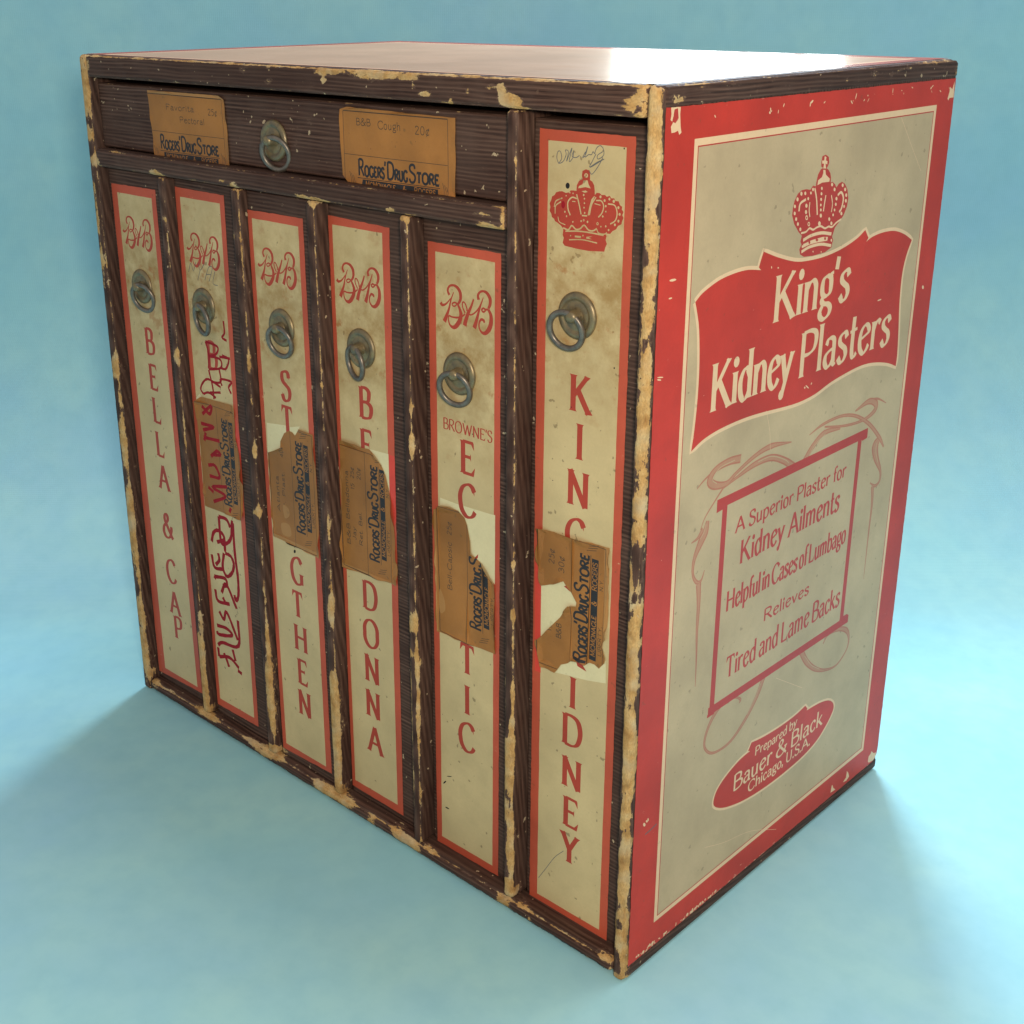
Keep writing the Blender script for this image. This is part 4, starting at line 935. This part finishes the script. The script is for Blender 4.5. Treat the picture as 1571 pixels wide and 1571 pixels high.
ly.append((HOL, dots(286, 25, 324, 335, 9, 5, .1, .3)+[FT(400, 1000, 3.9275, d, ell(1110, 785, 5, 12, 7, .8)), FT(400, 1000, 3.9275, d, ell(1125, 940, 14, 4, 7, .5)), FT(400, 1000, 3.9275, d, ell(1138, 750, 16, 3, 7, .1))]))
out5 = wob(FT(660, 760, 6.283, d, [(38, 130), (62, 130), (100, 92), (190, 105), (275, 150), (335, 215), (360, 290), (390, 440), (400, 560), (440, 600), (500, 655), (545, 720), (580, 790), (628, 862), (634, 1530), (78, 1305), (52, 600)]), .18, 5.2, 2.2)
u0 = FT(660, 760, 6.283, d, [(498, 1315)])[0]; x_b = u0[0]
lay, T = std_label(x_b, u0[1], u0[1]+55.0, True, [("Bell-Capsic", 16, 43, 20.4, 3.0), ("25¢", 46.5, 54, 20.4, 3.0)])
lay.insert(0, (1, [FT(660, 760, 6.283, d, [(38, 130), (66, 130), (85, 1290), (78, 1305), (52, 600)])]))
lay.append((1, [FT(660, 760, 6.283, d, catmull([(95, 900), (140, 990), (150, 1100), (100, 1120)], 4, True))]))
drawer("drawer lettered BROWNE'S E C ... T I C under a torn shop label", (277.8, 337.8, 9.6, 355.6), d, [(280.9, 9.4), (326.8, 9.8), (328.0, 343.9), (281.3, 343.8)], [(284.6, 14.2), (322.6, 14.4), (324.2, 339.5), (286.2, 339.6)], ly, (301.7, 283.4), .10, lab=(out5, lay))
# 6 ------------------------------------------------------------------ KING'S KIDNEY
d = 10.3
def f6(pts): return FT(830, 220, 8.73, d, pts)
ly = [(LET, sum([LT(c, x, y, d, 16.6, .92, 3.1, 1.2) for c, x, y in [('K', 891, 605), ('I', 889.5, 678), ('N', 887, 750), ('G', 884, 823), ('K', 881, 1000), ('I', 879, 1063), ('D', 878, 1122), ('N', 877, 1187), ('E', 876, 1247.6), ('Y', 874, 1302)]], []))]
cr6 = [(300, 1170), (293, 1225), (308, 1262), (293, 1330), (320, 1370), (480, 1410), (640, 1440), (850, 1450), (862, 1400), (886, 1345), (868, 1295), (882, 1240), (862, 1205), (930, 1212), (960, 1175), (1010, 1150), (1035, 1105), (1080, 1085), (1090, 1040), (1108, 1000), (1092, 960), (1108, 920), (1085, 885), (1092, 850), (1060, 825), (1045, 775), (1000, 770), (985, 735), (945, 735), (925, 700), (885, 715), (860, 690), (815, 690), (790, 665), (750, 660), (725, 690), (722, 620), (715, 560), (692, 512), (660, 490), (662, 420), (655, 362), (605, 346), (560, 368), (550, 430), (560, 478), (512, 500), (482, 560), (478, 635), (440, 630), (400, 628), (380, 655), (335, 662), (290, 640), (250, 640), (205, 655), (185, 690), (150, 710), (140, 760), (118, 800), (130, 850), (118, 900), (140, 940), (148, 985), (180, 1010), (190, 1040), (225, 1062), (265, 1095), (300, 1140)]
ly.append((LET, [f6(cr6)]))
cm = []
def cs(pts, w):
    P = catmull(pts, 5); return stroke(f6(P), w)
for p, w in [([(180, 850), (205, 770), (290, 730)], .5), ([(192, 940), (200, 835), (270, 780)], .5), ([(485, 740), (420, 722), (365, 782), (366, 880), (395, 960)], .6), ([(480, 680), (510, 800), (540, 950)], .6), ([(740, 720), (682, 820), (652, 960)], .5), ([(742, 765), (810, 770), (842, 840), (820, 930), (770, 990)], .55), ([(900, 810), (990, 830), (1022, 930), (1000, 1030), (930, 1080)], .55), ([(300, 1130), (370, 1155), (415, 1100), (470, 1150), (530, 1140), (580, 1095), (640, 1160), (700, 1170), (750, 1140)], .65), ([(750, 1150), (775, 1200), (850, 1215), (885, 1195)], .5), ([(330, 1175), (500, 1175), (660, 1195), (842, 1232)], .6), ([(380, 1290), (560, 1290), (755, 1335)], .5), ([(720, 805), (800, 828)], .4), ([(420, 775), (465, 780)], .35), ([(550, 965), (620, 970)], .6), ([(230, 980), (250, 1050), (330, 1090)], .4)]: cm += cs(p, w)
for (x, y, r) in [(800, 715, 17), (855, 765, 16), (920, 745, 16), (978, 775, 19), (1040, 860, 17), (1056, 950, 17), (1040, 1040, 17), (993, 1090, 16), (908, 1160, 13), (870, 840, 14), (872, 915, 12), (830, 978, 13), (760, 1075, 18), (805, 1115, 10), (575, 690, 13), (585, 740, 11), (585, 800, 11), (580, 860, 11), (588, 930, 12), (575, 1028, 14), (626, 1050, 14), (540, 1040, 12), (430, 1050, 11), (345, 975, 11), (323, 915, 12), (340, 700, 9), (390, 660, 9), (432, 668, 9), (870, 1110, 13), (565, 1235, 11), (400, 1235, 9)]: cm.append(f6(ell(x, y, r*.85, r*1.2, 8)))
cm += [f6([(500, 602), (512, 570), (560, 548), (572, 495), (628, 495), (640, 548), (668, 602), (600, 585)]), f6([(455, 1232), (540, 1240), (535, 1268), (455, 1256)]), f6([(610, 1250), (690, 1245), (640, 1262), (690, 1285), (610, 1275)]), f6([(718, 702), (680, 745), (650, 850), (628, 965), (640, 965), (668, 850), (702, 760), (722, 715)]), f6(ell(608, 430, 26, 32, 10)), f6([(545, 640), (600, 630), (630, 650), (590, 660)])]
ly.append((FTN, cm)); ly.append((LET, [f6(ell(608, 425, 9, 14, 8)), f6(ell(760, 1075, 8, 10, 7)), f6(ell(575, 1028, 4, 9, 6))]))
ly.append((HOL, [f6(ell(360, 566, 28, 42, 12)), FT(780, 400, 5.237, d, ell(852, 862, 6, 8, 7)), f6(ell(1118, 68, 10, 14, 7))]+dots(356, 20, 393, 300, 14, 6, .1, .32)))
ly.append((CRY, [f6(ell(300, 820, 26, 52, 10))]))
pc = []
for pts in [[(240, 270), (215, 190), (230, 110), (265, 110), (280, 200), (245, 265), (300, 240), (340, 150), (330, 90), (370, 110), (345, 240), (380, 150), (420, 60), (380, 240), (430, 190), (440, 90)], [(440, 100), (420, 170), (470, 190), (520, 160)], [(600, 110), (560, 190), (600, 150), (630, 40), (590, 180), (640, 150), (680, 150), (700, 110), (720, 140)], [(720, 140), (750, 60), (800, 30), (840, 80), (840, 160), (770, 210), (760, 160), (830, 110)], [(740, 140), (690, 240), (660, 320), (830, 220)], [(850, 210), (760, 250), (655, 320)], [(830, 190), (780, 290), (690, 410), (650, 370)]]:
    pc += brush(830, 220, 8.73, d, pts, .36, n=4)
P = FT(740, 1280, 11.22, d, catmull([(1400, 285), (1250, 390), (1100, 580), (970, 745)], 5)); pc += stroke(P, .3)
ly.append((PEN, pc))
bite = [(65, 590), (180, 582), (275, 552), (300, 590), (350, 650), (405, 745), (395, 785), (330, 775), (290, 820), (240, 890), (180, 945), (60, 1070), (58, 800)]
bott = [(195, 1398), (250, 1325), (310, 1312), (350, 1285), (395, 1280), (440, 1290), (480, 1325), (520, 1300), (560, 1322), (600, 1362), (662, 1290), (662, 1500), (480, 1470), (330, 1430)]
def l6(p): return FT(820, 800, 6.04, d, p)
ly.append((PAL, [l6(bite), l6(bott)])); ly.append((BRT, [l6([(20, 1095), (58, 1075), (64, 600), (20, 360), (8, 380), (4, 1080)]), l6([(22, 1110), (58, 1330), (60, 1400), (5, 1380), (8, 1100)])]))
ly.append((LET, [l6([(275, 600), (300, 590), (345, 650), (330, 648)]), l6([(385, 1290), (430, 1300), (485, 1392), (400, 1340)])]))
ly.append((LET, LT('I', 879, 1063, d, 16.6, .92, 3.1, 1.2)))
out6 = wob(l6([(35, 50), (700, 245), (690, 860), (668, 1095), (640, 1120), (632, 1165), (650, 1235), (660, 1265), (655, 1310), (600, 1362), (560, 1322), (520, 1300), (480, 1325), (440, 1290), (395, 1280), (350, 1285), (310, 1312), (250, 1325), (195, 1398), (66, 1340), (24, 1095), (60, 1070), (180, 945), (240, 890), (290, 820), (330, 775), (395, 785), (405, 745), (350, 650), (300, 590), (275, 550), (180, 580), (68, 590), (50, 420), (24, 360)]), .16, 6.2, 2.0)
lay, T = std_label(381.9, 158.6, 213.7, True, [("25¢", 44, 52, 20.5, 3.2), ("30¢", 41, 50, 14.5, 3.2), ("Nyal", 9, 20, 21.5, 3.2), ("B&B", 7, 15, 15.5, 3.0), ("Ki", 21.5, 27, 13.5, 3.2)])
lay.insert(0, (1, [l6([(655, 232), (700, 245), (690, 860), (668, 1095), (640, 1120), (648, 700)])]))
m6 = list(FM); m6[0] = M_FTAN6
drawer("tall full-height drawer lettered KING'S KIDNEY with a red crown", (345.6, 409.8, 9.6, 403.6), d, [(348.4, 7.6), (399.4, 8.4), (399.4, 399.3), (349.1, 399.4)], [(353.6, 13.0), (394.6, 13.2), (394.9, 394.9), (354.0, 394.8)], ly, (372.0, 322.8), .05, mats=m6, lab=(out6, lay))
# 7 ------------------------------------------------------------------ wide drawer
d = 6.0
wide = board("drawer", root, (8.8, 337.8, d, D-8, 367.6, 404.2), 1.1, (2.2, 14, 2.0), M_WX, base=.34, rough=.3)
wide["label"] = "wide shallow drawer with two brown shop labels and a ring pull"
o1 = wob(FT(220, 130, 10.47, d, [(70, 85), (1230, 175), (1305, 240), (1410, 1260)])+[(135.6, 366.9), (64.0, 366.9)], .18, 7.2, 2.5)
lay, T = std_label(370.9, 70.4, 125.7, False, [("Favorita", 8, 35, 21.6, 3.1), ("25¢", 47.5, 56, 20.8, 3.2), ("Pectoral", 20.5, 44, 15.4, 3.1)])
lay.insert(0, (1, [rect(60, 400.6, 140, 404)]))
sheet("paper_label", wide, o1, [(0, [o1])]+lay, curl(o1, d, .8, 2.2), LM, grid=2.2)["label"] = "smudged shop label priced 25¢"
o2 = wob(FT(510, 160, 7.855, d, [(95, 55), (180, 28), (1490, 165)])+[(303.8, 366.9), (230.2, 366.9)]+FT(510, 160, 7.855, d, [(135, 850), (110, 350)]), .16, 8.3, 2.5)
lay, T = std_label(370.7, 238.2, 293.4, False, [("B&B", -.5, 10, 23.4, 3.2), ("Cough", 14.5, 30.5, 22.6, 3.6), ("20¢", 39.5, 49.5, 21.8, 3.6)])
lay.append((3, dots(232, 382, 298, 398, 6, 9, .12, .25)))
sheet("paper_label", wide, o2, [(0, [o2])]+lay, curl(o2, d, .8, 5.2), LM, grid=2.2)["label"] = "clean shop label typed Cough 20¢"
make_pull(wide, 174.3, 382.5, d, .12)
